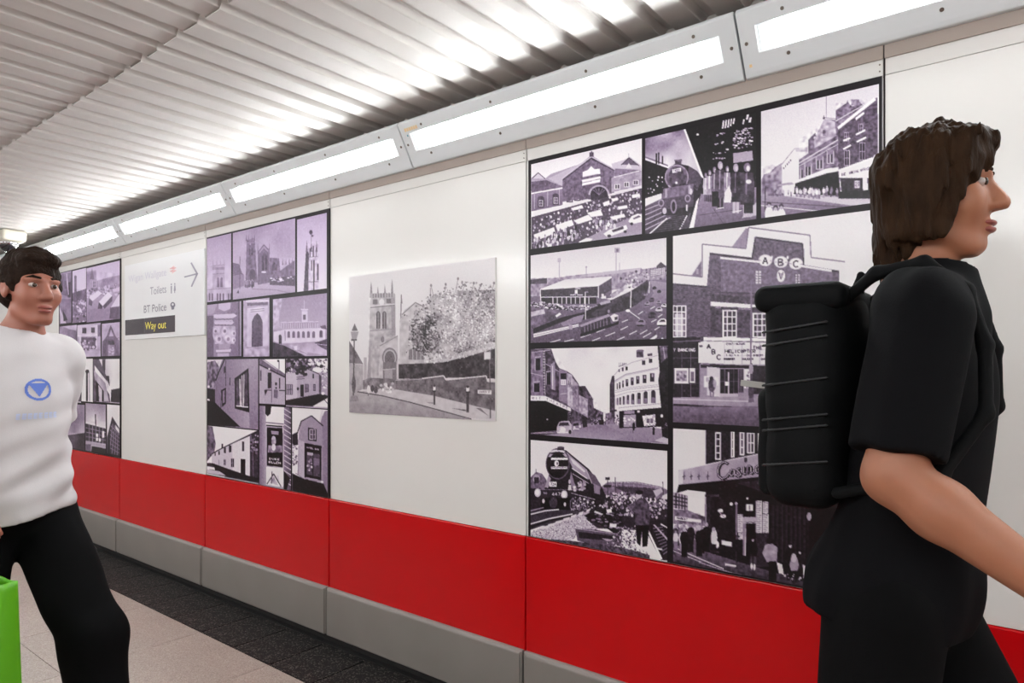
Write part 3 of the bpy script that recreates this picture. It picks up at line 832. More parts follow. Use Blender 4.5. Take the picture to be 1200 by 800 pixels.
for q in ((170, 748, 240, 728), (265, 742, 330, 726), (375, 715, 440, 692), (450, 738, 505, 716), (480, 680, 540, 656), (540, 706, 605, 680), (615, 732, 668, 710), (640, 664, 690, 640), (650, 612, 690, 596), (700, 694, 750, 670), (770, 692, 820, 664), (790, 714, 845, 682), (840, 728, 885, 700), (845, 612, 880, 594), (868, 664, 900, 644), (890, 580, 920, 560), (760, 560, 790, 540), (840, 524, 870, 508)):
    f.l(90, 5, *q)
f.p(24, 372, 640, 568, 570, 580, 640, 380, 700).p(58, 370, 632, 560, 558, 575, 572, 376, 646).grid(46, 5, 8, 0, (380, 648), (570, 580), (572, 628), (382, 690))
f.p(84, 572, 572, 600, 556, 626, 566, 624, 602, 590, 608).p(20, 600, 580, 622, 574, 622, 594, 602, 600).p(10, 372, 690, 590, 620, 628, 606, 628, 625, 400, 705, 372, 705)
def car(f, x, y, w, g):
    f.p(g, x - w * .5, y, x - w * .4, y - w * .28, x - w * .1, y - w * .5, x + w * .25, y - w * .5, x + w * .5, y - w * .25, x + w * .5, y, x + w * .3, y + w * .15, x - w * .4, y + w * .15)
    f.p(16, x - w * .3, y - w * .2, x - w * .08, y - w * .42, x + w * .22, y - w * .42, x + w * .3, y - w * .2).p(8, x - w * .45, y + w * .08, x + w * .4, y + w * .08, x + w * .3, y + w * .2, x - w * .4, y + w * .2)
for a in ((776, 625, 66, 50), (850, 572, 58, 28), (918, 625, 72, 92), (896, 536, 48, 74), (930, 508, 40, 80), (818, 494, 36, 60), (848, 468, 40, 36), (895, 484, 34, 60), (898, 412, 28, 22), (866, 388, 28, 24), (808, 434, 26, 60)): car(f, *a)
f.p(86, 836, 725, 880, 695, 885, 712, 860, 730).e(90, 920, 722, 7, 7)
for x, y0, y1 in ((232, 190, 330), (412, 240, 310), (612, 130, 360), (634, 215, 350)):
    f.l(62, 5, x, y0, x, y1)
f.r(66, 222, 186, 242, 214).r(60, 602, 118, 636, 150).r(40, 612, 126, 626, 144).r(60, 406, 240, 418, 252)
f.l(90, 6, 712, 370, 708, 515).l(88, 5, 836, 340, 830, 420).l(84, 5, 405, 410, 408, 595).l(80, 4, 405, 412, 425, 412).l(88, 5, 700, 540, 770, 590).e(95, 690, 536, 15, 9)
f.e(36, 690, 712, 7, 16).e(50, 562, 540, 8, 12)
f.finish()

# curving shopping street
f = Photo(B3, (622, 783, 408.8, 508.4), (615, 395, 5.926), 90, DX, TONE_P, label='photograph of a curving street with parked cars')
f.gr(84, 90, 40, 60, 1000, 60, 1000, 560, 40, 560).nz(6, 90, 40, 60, 1000, 60, 1000, 400, 40, 400)
f.gr(56, 50, 40, 600, 540, 580, 1000, 640, 1000, 740, 40, 680)
f.gr(46, 58, 330, 640, 540, 600, 720, 680, 620, 715, 40, 690)
# left terrace
f.p(30, 42, 82, 185, 82, 215, 170, 240, 215, 300, 240, 330, 260, 372, 320, 380, 340, 420, 338, 470, 420, 480, 490, 545, 520, 545, 590, 300, 610, 42, 640)
f.nz(14, 12, 42, 82, 185, 82, 300, 240, 372, 320, 470, 420, 480, 590, 42, 600)
f.p(46, 48, 110, 125, 90, 130, 410, 48, 402).nz(10, 14, 48, 90, 130, 90, 130, 400, 48, 400)
f.l(80, 12, 136, 95, 138, 400).l(24, 5, 136, 110, 138, 400)
for k in range(16): f.r(20, 131, 104 + 19 * k, 142, 110 + 19 * k)
for q in ((78, 150, 110, 230), (66, 320, 104, 380), (155, 250, 180, 330)): f.r(12, *q).l(62, 4, q[0] - 4, q[1], q[0] - 4, q[3]).l(70, 5, q[0] - 6, q[1] - 8, q[2] + 4, q[1] - 14)
f.l(60, 6, 48, 108, 180, 90).l(66, 5, 45, 250, 130, 270).l(62, 5, 145, 185, 240, 240).p(54, 180, 190, 210, 170, 214, 370, 184, 360).l(82, 6, 194, 200, 196, 360)
f.p(50, 240, 220, 295, 240, 295, 460, 240, 440).r(14, 250, 250, 290, 292).win(90, 70, 254, 296, 286, 332, 1, 0, 4).l(72, 5, 250, 395, 290, 390)
f.p(66, 296, 250, 330, 262, 335, 500, 298, 470).p(52, 330, 280, 372, 330, 372, 520, 334, 500).nz(14, 10, 296, 250, 372, 320, 372, 520, 296, 480)
for k in range(6): f.r(30, 304 + 10 * k, 300 + 14 * k, 309 + 10 * k, 330 + 14 * k)
f.p(22, 380, 342, 418, 338, 424, 420, 384, 420).p(62, 376, 400, 440, 430, 440, 560, 376, 520).p(30, 440, 420, 474, 425, 480, 580, 440, 580).nz(16, 9, 376, 340, 480, 420, 545, 530, 545, 590, 376, 560)
f.p(90, 42, 405, 145, 408, 320, 490, 320, 516, 145, 440, 42, 440)
f.txt(40, 3, 'RITZ', 52, 415, 14, 16, .7).txt(45, 3, 'THEATRE', 152, 424, 12, 15, .9, 9.5)
f.p(3, 42, 440, 145, 440, 320, 515, 322, 590, 300, 640, 42, 662)
f.nz(3, 20, 42, 450, 300, 520, 300, 640, 42, 660).e(70, 158, 570, 6, 5)
for k in range(6): f.l(58, 5, 298, 520 + 12 * k, 320, 522 + 12 * k)
# right curved building
f.p(26, 590, 330, 606, 270, 625, 265, 640, 520, 620, 600, 590, 590).p(40, 560, 530, 600, 520, 620, 600, 560, 600).nz(16, 8, 480, 490, 620, 490, 620, 600, 480, 600)
f.p(86, 622, 260, 660, 220, 740, 175, 920, 125, 925, 245, 945, 480, 660, 506, 626, 500)
f.p(74, 624, 300, 700, 255, 925, 210, 925, 225, 700, 270, 624, 318).l(48, 3, 624, 304, 700, 258, 925, 212).l(54, 3, 622, 262, 660, 222, 740, 178, 920, 128)
f.l(52, 3, 626, 385, 720, 362, 930, 342).l(60, 3, 626, 372, 720, 350, 930, 330).l(94, 6, 626, 392, 930, 350).l(50, 3, 650, 490, 940, 460).l(56, 3, 630, 408, 720, 380, 935, 362)
for (x, y, w, h) in ((652, 222, 8, 22), (674, 212, 11, 26), (700, 204, 14, 28), (812, 162, 24, 32), (860, 150, 24, 30)): f.r(22, x, y, x + w, y + h).l(92, 4, x - 3, y + h + 3, x + w + 3, y + h)
for (x, y, w, h) in ((638, 322, 8, 40), (654, 312, 10, 46), (676, 302, 12, 48), (702, 292, 16, 50), (735, 282, 20, 52), (772, 270, 22, 55), (818, 262, 26, 58), (868, 250, 30, 60)): f.r(20, x, y, x + w, y + h).l(94, 4, x - 3, y + h + 2, x + w + 4, y + h).r(60, x + w * .4, y + h * .1, x + w * .75, y + h * .45)
for (x, y, w, h) in ((640, 425, 8, 45), (658, 420, 10, 48), (680, 414, 13, 52), (708, 408, 17, 56), (740, 402, 22, 62), (780, 396, 25, 66), (825, 388, 28, 72), (876, 382, 30, 74)): f.r(22, x, y, x + w, y + h).e(22, x + w / 2, y, w / 2, w / 2).l(60, 3, x - 5, y + h, x - 5, y).r(46, x + 3, y + h * .5, x + w - 3, y + h - 3)
f.r(24, 775, 92, 822, 140).e(40, 800, 96, 26, 9).nz(10, 8, 770, 90, 830, 90, 830, 145, 770, 145).p(30, 850, 118, 885, 112, 885, 130, 852, 134)
for k in range(5): f.l(24, 3, 656 + 12 * k, 178, 656 + 12 * k, 210 - 5 * k)
f.l(24, 3, 652, 205, 706, 184)
f.p(8, 655, 512, 945, 488, 950, 620, 655, 630)
f.p(56, 690, 510, 760, 508, 762, 530, 690, 532).r(82, 780, 508, 798, 522)
f.p(60, 685, 540, 770, 535, 772, 620, 685, 622).sp(26, 8, 18, 50, 96, 690, 545, 765, 545, 765, 615, 690, 615)
f.p(88, 815, 545, 905, 535, 905, 610, 828, 615).p(24, 838, 560, 895, 556, 895, 598, 842, 600).sp(20, 8, 18, 30, 92, 820, 530, 905, 530, 905, 612, 830, 612).win(90, 40, 840, 558, 895, 600, 1, 0, 5)
f.p(80, 625, 516, 650, 512, 650, 610, 625, 600).sp(14, 6, 12, 10, 60, 625, 530, 650, 530, 650, 605, 625, 605)
f.p(12, 920, 62, 995, 62, 995, 735, 955, 700, 940, 560, 945, 480, 925, 300, 935, 240).p(36, 935, 66, 985, 66, 990, 140, 945, 180).l(66, 5, 960, 70, 972, 150).nz(8, 14, 930, 62, 995, 62, 995, 560, 950, 560)
f.people(5, 62, 6, 20, 890, 650, 985, 690).e(92, 950, 545, 9, 11).e(10, 756, 615, 9, 32).e(60, 756, 586, 5, 6).l(10, 4, 752, 640, 752, 660)
f.people(8, 34, 10, 40, 455, 598, 560, 606).sp(26, 5, 12, 10, 90, 455, 560, 615, 560, 615, 600, 455, 600).r(12, 516, 572, 550, 606)
f.p(30, 40, 668, 225, 650, 225, 668, 60, 686).l(70, 4, 60, 664, 220, 660).p(70, 960, 690, 1000, 705, 1000, 740, 900, 715)
# parked cars
f.p(66, 222, 655, 225, 620, 240, 588, 262, 580, 310, 582, 330, 610, 335, 650, 300, 668, 240, 670).p(22, 246, 590, 302, 590, 312, 612, 236, 614).e(84, 262, 640, 24, 20).e(70, 236, 635, 12, 12).e(72, 318, 630, 9, 14).r(90, 225, 655, 300, 662).e(10, 315, 655, 10, 14)
f.p(46, 325, 645, 330, 595, 350, 582, 385, 580, 398, 612, 396, 636, 360, 645).p(14, 336, 600, 372, 592, 376, 610, 338, 614).e(80, 345, 624, 8, 8).e(78, 384, 618, 8, 10).r(86, 332, 632, 380, 638)
f.p(14, 400, 575, 430, 570, 436, 620, 404, 626)
f.finish()

# old locomotive with onlookers
f = Photo(B3, (622, 782, 515.3, 627.8), (615, 510, 5.333), 90, DX, TONE_P, label='photograph of a large locomotive and onlookers')
f.gr(82, 88, 35, 25, 895, 25, 895, 400, 35, 400)
f.p(40, 38, 262, 72, 228, 110, 240, 138, 280, 138, 340, 38, 340).e(62, 74, 270, 22, 26).r(20, 60, 262, 90, 300).l(40, 3, 72, 210, 72, 230).nz(10, 8, 38, 230, 138, 230, 138, 340, 38, 340)
f.p(44, 480, 320, 520, 290, 700, 290, 850, 320, 895, 345, 895, 440, 480, 420).nz(10, 10, 480, 300, 895, 330, 895, 440, 480, 420)
f.p(26, 540, 315, 800, 330, 860, 350, 800, 395, 640, 360).l(72, 3, 520, 292, 700, 296, 890, 335).grid(60, 2.5, 12, 1, (520, 290), (870, 318), (870, 340), (520, 315))
for x, y in ((518, 262), (565, 262), (612, 290), (862, 290)): f.l(24, 5, x, y, x + 2, 400)
f.r(18, 504, 262, 532, 278).r(16, 494, 310, 540, 325).p(70, 800, 345, 850, 330, 862, 350, 820, 385)
f.p(80, 860, 375, 895, 360, 895, 400, 840, 430)
f.gr(14, 22, 35, 330, 895, 400, 895, 600, 35, 560)
f.sp(330, 7, 16, 6, 88, 450, 350, 700, 360, 895, 400, 895, 520, 640, 500, 450, 440, asp=1.3)
f.sp(60, 9, 13, 66, 96, 520, 355, 880, 405, 880, 430, 520, 395)
# boiler and frames
f.p(14, 215, 85, 260, 95, 400, 210, 470, 300, 500, 360, 500, 420, 380, 470, 280, 480, 130, 440, 130, 330, 150, 250)
f.p(58, 262, 105, 305, 145, 390, 215, 420, 270, 395, 275, 300, 205, 275, 150).p(78, 285, 140, 320, 165, 380, 225, 372, 232, 300, 175).p(36, 385, 215, 440, 250, 480, 320, 470, 340, 420, 300)
f.l(84, 6, 295, 205, 390, 270).l(70, 4, 385, 215, 420, 300).l(70, 4, 300, 240, 400, 300).p(50, 430, 300, 470, 320, 470, 370, 435, 360)
f.e(34, 208, 178, 76, 98).e(10, 206, 178, 68, 90)
f.e(64, 208, 150, 62, 54, 195, 345).e(10, 208, 156, 50, 46, 190, 350).e(78, 206, 110, 50, 20, 190, 350).e(16, 206, 118, 42, 15, 180, 360)
f.r(92, 165, 141, 270, 154).r(92, 165, 196, 268, 210).r(18, 168, 200, 266, 203)
f.e(92, 200, 176, 14, 19).e(30, 204, 176, 5, 9).l(80, 4, 200, 190, 200, 210)
f.r(14, 206, 74, 246, 94).e(30, 226, 78, 22, 8)
f.p(50, 290, 225, 312, 300, 330, 370, 300, 340, 282, 280).p(60, 150, 250, 128, 320, 146, 330, 165, 270)
f.r(90, 154, 290, 200, 320).txt(20, 3, '72A', 162, 297, 9, 16)
f.p(18, 70, 338, 330, 338, 330, 392, 70, 386).l(52, 3, 70, 338, 330, 340).txt(84, 3, '4472', 172, 358, 14, 18, .3).txt(64, 3, 'NO', 120, 354, 9, 12)
f.e(74, 82, 358, 20, 26).e(88, 80, 356, 13, 18).e(74, 248, 370, 20, 27).e(88, 246, 368, 13, 19)
f.p(80, 274, 310, 290, 310, 294, 342, 272, 342).e(70, 281, 290, 7, 14)
f.r(8, 100, 390, 330, 470).e(84, 252, 430, 7, 13).e(76, 118, 410, 8, 14).e(26, 180, 420, 26, 34)
for x in (300, 340, 378): f.e(44, x, 430, 17, 38).e(10, x, 430, 13, 32).l(50, 3, x, 395, x, 465)
f.sp(30, 10, 24, 40, 92, 310, 285, 380, 285, 380, 340, 310, 345).l(66, 4, 290, 360, 440, 400).sp(50, 6, 14, 40, 90, 280, 380, 440, 400, 440, 470, 290, 470)
# tracks, ballast, scrap
f.p(24, 35, 465, 200, 460, 320, 470, 420, 460, 300, 500, 35, 590)
f.l(86, 7, 38, 492, 130, 470, 215, 462).l(86, 7, 38, 552, 150, 520, 300, 490).l(8, 10, 38, 570, 160, 532, 320, 495).l(56, 6, 38, 470, 120, 450)
f.p(70, 90, 580, 230, 530, 395, 470, 430, 500, 380, 520, 470, 590, 330, 580, 315, 640, 250, 668, 40, 628, 40, 605)
f.sp(900, 4, 8, 30, 98, 60, 590, 230, 530, 395, 470, 430, 500, 380, 520, 470, 590, 330, 580, 315, 640, 250, 668, 40, 628)
for k in range(7): f.p(80, 100 + 48 * k, 572 - 18 * k, 150 + 44 * k, 562 - 18 * k, 140 + 44 * k, 582 - 18 * k, 96 + 48 * k, 586 - 18 * k)
f.p(8, 370, 500, 430, 470, 560, 460, 600, 490, 612, 560, 600, 640, 500, 570, 430, 540).sp(60, 10, 30, 4, 60, 390, 480, 600, 470, 610, 600, 450, 560, asp=.5)
f.p(94, 510, 462, 540, 460, 545, 480, 515, 484).p(80, 440, 470, 490, 490, 480, 498, 432, 480).p(86, 532, 548, 575, 552, 570, 574, 530, 568)
f.p(34, 315, 580, 420, 585, 580, 610, 612, 625, 600, 690, 420, 680, 330, 655).p(14, 335, 600, 590, 630, 590, 660, 340, 640).p(66, 480, 640, 560, 650, 520, 662).l(64, 4, 318, 580, 600, 618)
f.sp(200, 5, 14, 6, 80, 610, 560, 700, 560, 700, 690, 780, 740, 600, 720, 500, 690)
f.p(28, 280, 655, 600, 695, 780, 745, 780, 770, 40, 640).nz(14, 9, 250, 655, 600, 690, 790, 745, 780, 790, 40, 640)
f.p(12, 760, 540, 895, 520, 895, 780, 850, 776, 760, 600).p(94, 762, 590, 775, 592, 860, 770, 846, 772).p(70, 800, 556, 812, 556, 890, 640, 890, 655)
for k in range(9): f.l(50, 5, 800 + 8 * k, 580 + 20 * k, 860 + 5 * k, 572 + 18 * k)
f.p(88, 850, 548, 895, 575, 895, 582, 846, 556).p(86, 828, 700, 858, 706, 858, 714, 828, 710)
# man in boiler suit, back view
f.p(4, 690, 540, 780, 540, 765, 690, 735, 695, 730, 600, 722, 690, 700, 670)
f.p(30, 682, 420, 712, 392, 750, 392, 776, 430, 782, 520, 776, 560, 690, 560, 690, 480, 640, 460, 650, 440).nz(10, 10, 682, 390, 780, 390, 780, 560, 682, 560)
f.e(70, 712, 372, 18, 22).e(10, 716, 356, 24, 14).p(40, 640, 440, 690, 440, 660, 470)
f.finish()

# cinema front
f = Photo(B3, (788.8, 1031, 276.6, 494.4), (780, 250, 3.077), 88, 0.0024, TONE_P, label='photograph of a brick cinema')
f.gr(84, 90, 20, 0, 800, -40, 800, 300, 20, 300)
f.p(44, 95, 222, 130, 165, 130, 230, 95, 228).p(52, 240, 122, 290, 55, 300, 55, 300, 128, 240, 130).l(80, 4, 95, 222, 130, 168).r(60, 112, 200, 120, 220)
BR = (26, 250, 130, 250, 160, 140, 300, 150, 322, 85, 495, 105, 497, 185, 625, 205, 628, 264, 628, 500, 26, 500)
f.p(30, 628, 330, 790, 360, 790, 680, 480, 680, 480, 480, 628, 480)
f.p(86, 26, 218, 133, 230, 133, 112, 290, 128, 300, 52, 520, 80, 524, 160, 645, 175, 648, 290, 790, 310, 790, 400, 26, 400)
f.l(40, 4, 26, 218, 133, 230, 133, 112, 290, 128, 300, 52, 520, 80, 524, 160, 645, 175)
f.p(36, 26, 252, 150, 262, 160, 142, 312, 160, 324, 84, 494, 108, 497, 186, 625, 208, 628, 500, 26, 500)
f.nz(7, 5, *BR)
for k in range(42): f.l(28, 1.4, 28, 262 + 6 * k, 625, 262 + 6 * k)
f.p(24, 26, 252, 150, 262, 150, 268, 26, 258)
f.l(20, 5, 160, 146, 312, 164, 324, 88, 494, 110, 498, 190, 625, 210)
f.p(42, 200, 168, 600, 205, 600, 300, 200, 285).nz(6, 5, 200, 168, 600, 205, 600, 300, 200, 285).p(84, 198, 157, 342, 172, 342, 180, 198, 165).p(84, 488, 186, 598, 204, 598, 212, 488, 194)
f.l(30, 6, 200, 285, 600, 300).p(30, 162, 290, 480, 318, 480, 440, 162, 440).nz(8, 6, 162, 290, 480, 318, 480, 440, 162, 440)
f.p(88, 164, 318, 480, 340, 480, 352, 164, 334).l(60, 3, 164, 338, 480, 356).p(26, 162, 334, 180, 336, 180, 440, 162, 440)
for cx, L, dy in ((360, 'A', 0), (416, 'B', 6), (470, 'C', 12)):
    f.e(82, cx, 170 + dy, 25, 21).e(90, cx, 170 + dy, 21, 17).l(60, 3, cx - 25, 170 + dy, cx + 25, 172 + dy).e(92, cx, 171 + dy, 15, 17).txt(20, 5, L, cx - 9, 159 + dy, 17, 24)
for x in (383, 440): f.e(88, x, 160, 4, 6)
f.e(88, 416, 226, 15, 22).txt(35, 4, 'V', 408, 212, 16, 26).e(60, 416, 222, 4, 6)
f.r(78, 326, 208, 345, 254).grid(36, 2, 1, 4, (326, 208), (345, 209), (345, 254), (326, 254)).r(70, 468, 220, 484, 262).grid(36, 2, 1, 4, (468, 220), (484, 221), (484, 262), (468, 262))
f.win(90, 24, 27, 332, 76, 446, 2, 4, 4)
for x in (206, 314, 388): f.r(26, x - 6, 338, x + 58, 350).win(92, 28, x, 348 + (x - 206) * .1, x + 52, 448, 2, 3, 5)
f.r(70, 34, 362, 66, 440).grid(92, 4, 2, 4, (27, 332), (76, 334), (76, 446), (27, 446))
f.e(86, 364, 302, 7, 8)
# dancing, canopy, lettered fascia
f.r(16, 26, 446, 126, 662).l(40, 4, 26, 462, 130, 458)
f.txt(82, 3, 'DANCING', 48, 486, 7, 11, .25).txt(70, 3, 'Y', 30, 486, 7, 11)
for k in range(3): f.l(40, 2.5, 60 + 32 * k, 500, 60 + 32 * k, 660)
for y in (520, 560, 612): f.l(36, 2.5, 28, y, 126, y)
f.r(88, 33, 558, 84, 612).r(60, 40, 566, 78, 604).sp(18, 6, 12, 20, 80, 42, 570, 76, 570, 76, 602, 42, 602).r(86, 88, 558, 108, 610).r(40, 92, 570, 104, 604)
f.p(84, 120, 466, 138, 460, 480, 468, 480, 548, 200, 542, 120, 538).p(96, 138, 446, 480, 452, 480, 462, 138, 458).l(36, 4, 120, 540, 200, 544, 480, 552)
for k in range(9): f.l(64, 1.8, 212 + 32 * k, 466, 212 + 32 * k, 542)
f.l(70, 1.8, 212, 490, 480, 490).l(70, 1.8, 212, 512, 480, 512)
f.txt(16, 4, 'A', 150, 471, 13, 16).txt(16, 4, 'B', 168, 490, 12, 16).txt(16, 4, 'C', 186, 509, 13, 17).txt(30, 2.5, 'NOW', 123, 474, 5, 8, .2)
f.txt(24, 2, 'CONTINUOUS', 220, 467, 5, 6, .35).txt(14, 3, 'THE', 316, 478, 8, 11, .5).txt(14, 3, 'HELICOPTER', 216, 491, 8, 11, .38).txt(14, 3, 'SPIES', 368, 493, 8, 11, .5)
f.txt(24, 2, '7 30 9 15', 218, 508, 4, 6, .5).txt(24, 2, 'WEEK ROBERT', 288, 508, 4, 6, .5).txt(20, 2.5, 'ROBERT', 212, 521, 5, 7, .35).txt(20, 2.5, 'VAUGHN', 276, 521, 5, 7, .35).txt(20, 2.5, 'DAVID', 346, 521, 5, 7, .35)
# entrance
f.r(56, 128, 544, 480, 668).p(14, 128, 544, 480, 550, 480, 560, 128, 556).p(78, 150, 552, 196, 556, 196, 660, 150, 655)
f.r(16, 198, 560, 262, 650).r(70, 226, 572, 230, 648).grid(44, 2, 3, 1, (198, 560), (262, 560), (262, 650), (198, 650)).r(92, 216, 606, 230, 620)
f.r(88, 140, 585, 162, 625).r(66, 146, 590, 158, 606).r(88, 284, 560, 306, 630).sp(10, 5, 10, 30, 70, 286, 565, 304, 565, 304, 626, 286, 626).r(30, 264, 560, 282, 645).r(20, 306, 556, 480, 650).r(84, 178, 590, 192, 620)
f.r(70, 196, 648, 262, 662)
f.e(30, 168, 618, 13, 26).e(20, 166, 594, 7, 8).e(60, 178, 612, 6, 14).r(50, 160, 640, 166, 668).r(50, 170, 640, 176, 668).nz(10, 6, 155, 590, 182, 590, 182, 668, 155, 668)
f.gr(60, 48, 26, 662, 200, 660, 480, 655, 790, 660, 790, 790, 26, 790).gr(46, 34, 26, 690, 300, 694, 790, 700, 790, 790, 26, 790).nz(5, 14, 26, 665, 790, 665, 790, 790, 26, 790)
f.l(24, 3, 26, 690, 240, 696).l(84, 2.5, 28, 668, 300, 676).p(20, 30, 684, 140, 690, 130, 696, 30, 692)
f.l(46, 6, 309, 240, 308, 680).l(30, 8, 310, 540, 310, 680).e(30, 309, 640, 10, 40).e(60, 309, 560, 8, 18).p(40, 298, 680, 320, 680, 318, 664, 301, 664)
f.finish()

# casino club entrance
f = Photo(B3, (789, 1031, 501.8, 658), (780, 490, 3.81), 86, 0.0024, TONE_P, label='photograph of a casino club entrance')
f.gr(84, 88, 30, 40, 300, 40, 300, 330, 30, 330)
f.r(6, 180, 40, 960, 840).nz(4, 20, 180, 40, 960, 40, 960, 500, 180, 500)
f.p(16, 180, 50, 470, 62, 470, 160, 180, 200).nz(6, 7, 180, 50, 470, 62, 470, 160, 180, 200)
for (x, y, w, h, a, b) in ((222, 64, 26, 122, 0, 3), (292, 58, 16, 118, 0, 2), (332, 62, 20, 104, 0, 2), (364, 64, 34, 94, 1, 1), (412, 66, 22, 82, 0, 1)):
    f.win(90, 20, x, y, x + w, y + h, a, b, 6)
f.r(14, 252, 60, 290, 180)
f.p(62, 60, 232, 300, 185, 470, 150, 475, 255, 60, 298).nz(5, 30, 60, 232, 470, 150, 475, 255, 60, 298).l(82, 4, 60, 232, 470, 150).l(36, 4, 60, 298, 470, 258).p(78, 60, 236, 80, 230, 80, 292, 60, 296)
for x in (84, 116, 150, 190): f.l(30, 4, x, 250, x, 275).l(30, 4, x - 7, 262, x + 7, 258).l(34, 3, x, 238, x, 250)
# script lettering "Casino"
C1 = ((278, 204), (262, 194), (244, 206), (234, 230), (236, 256), (252, 270), (272, 262), (284, 246))
PTS = [C1, ((306, 232), (294, 230), (286, 246), (294, 258), (306, 246), (308, 230), (308, 256), (318, 250)), ((332, 222), (318, 230), (330, 242), (336, 252), (324, 260), (314, 254)), ((350, 216), (348, 250), (358, 246)), ((364, 250), (366, 216), (376, 212), (382, 222), (380, 248), (392, 240)), ((414, 212), (402, 220), (404, 242), (418, 240), (424, 220), (414, 210), (438, 206))]
for dx, g, w in ((4, 6, 12), (0, 16, 10), (0, 74, 3.2)):
    for ln in PTS:
        f.l(g, w, *[c for (x, y) in ln for c in (x + dx, y + dx * .6)])
f.e(30, 358, 186, 8, 12)
f.p(6, 60, 298, 475, 256, 480, 330, 200, 350, 180, 330, 100, 320, 50, 335)
f.p(20, 320, 290, 480, 270, 600, 300, 440, 330)
f.p(60, 36, 330, 100, 345, 100, 410, 36, 400).grid(16, 6, 4, 3, (36, 330), (100, 345), (100, 410), (36, 400))
f.p(90, 104, 348, 176, 360, 182, 432, 104, 410).p(40, 36, 405, 100, 410, 180, 440, 180, 480, 36, 470).nz(20, 10, 36, 400, 180, 430, 180, 500, 36, 500)
f.p(92, 44, 436, 160, 452, 160, 466, 44, 452).txt(30, 2.5, 'MARKET', 52, 440, 6, 9, .4, 1.2)
f.gx(12, 34, 178, 340, 240, 340, 240, 600, 178, 590).l(56, 5, 180, 350, 184, 560).p(10, 200, 350, 330, 350, 330, 600, 200, 590)
f.e(88, 246, 412, 12, 8).e(84, 258, 436, 13, 8).l(60, 4, 240, 418, 262, 440).e(94, 294, 382, 7, 7).e(92, 366, 357, 5, 5).e(70, 316, 380, 6, 6)
f.gr(44, 22, 34, 556, 170, 590, 330, 640, 600, 720, 700, 760, 34, 720).nz(7, 10, 34, 556, 330, 640, 700, 760, 34, 720)
f.l(84, 4, 36, 572, 120, 610, 260, 670).l(78, 3, 36, 590, 160, 640).l(64, 4, 150, 640, 300, 690, 480, 730)
f.people(26, 92, 8, 90, 40, 560, 175, 592)
f.people(5, 120, 6, 16, 60, 590, 200, 618)
f.e(80, 218, 532, 14, 40).e(60, 216, 494, 8, 9).e(86, 230, 562, 10, 16).r(14, 208, 560, 228, 600)
f.p(90, 252, 543, 296, 552, 296, 572, 252, 562).l(50, 6, 317, 385, 318, 660).l(30, 8, 318, 520, 318, 662).p(80, 266, 645, 316, 655, 316, 662, 266, 655)
f.r(92, 360, 384, 390, 412).r(40, 372, 388, 378, 408)
for (x, y, w, h) in ((322, 428, 24, 80), (404, 368, 26, 60), (434, 372, 24, 54), (404, 426, 28, 84), (434, 428, 26, 96), (326, 510, 20, 30)):
    f.r(78, x, y, x + w, y + h)
    for k in range(int(h / 9)): f.l(40, 2.5, x + 3, y + 6 + 9 * k, x + w - 3 - (k % 3) * 4, y + 6 + 9 * k)
f.r(66, 346, 440, 406, 462).r(50, 346, 462, 360, 610).r(4, 360, 490, 404, 640).l(80, 4, 358, 490, 356, 612).l(70, 4, 348, 466, 404, 466)
for k in range(9): f.gx(8, 24, 470 + 20 * k, 385, 484 + 20 * k, 385, 484 + 20 * k, 640, 470 + 20 * k, 640)
f.r(3, 640, 400, 960, 700).e(66, 640, 438, 10, 18).l(70, 5, 718, 514, 776, 514, 776, 530).l(66, 5, 720, 514, 718, 600)
f.r(20, 404, 510, 460, 660)
def cl(f, x, y, h, body, head=76, legs=8):
    f.r(legs, x - h * .09, y + h * .5, x - h * .01, y + h).r(legs, x + h * .02, y + h * .5, x + h * .1, y + h)
    f.p(body, x - h * .1, y + h * .16, x + h * .1, y + h * .16, x + h * .16, y + h * .4, x + h * .11, y + h * .6, x - h * .11, y + h * .6, x - h * .16, y + h * .4)
    f.e(head, x, y + h * .09, h * .036, h * .056).e(8, x, y + h * .05, h * .04, h * .03)
cl(f, 390, 528, 145, 6, 72, 30); cl(f, 328, 520, 120, 10, 60)
f.p(62, 432, 600, 444, 566, 470, 552, 500, 576, 496, 640, 452, 640).r(4, 460, 636, 494, 724).nz(8, 10, 436, 552, 500, 552, 500, 640, 436, 640).e(10, 466, 546, 20, 14).p(88, 496, 640, 520, 650, 528, 696, 506, 690)
cl(f, 556, 552, 170, 8, 86); cl(f, 600, 584, 140, 14, 84); cl(f, 574, 600, 130, 60, 20); cl(f, 665, 566, 130, 16, 84)
f.e(84, 690, 615, 7, 8).e(74, 572, 622, 12, 20).p(80, 612, 650, 628, 660, 626, 715, 616, 712).sp(10, 5, 10, 60, 90, 530, 690, 680, 700, 680, 720, 530, 715)
for (x, y) in ((385, 668), (397, 672)): f.e(86, x, y - 10, 5, 14)
f.finish()
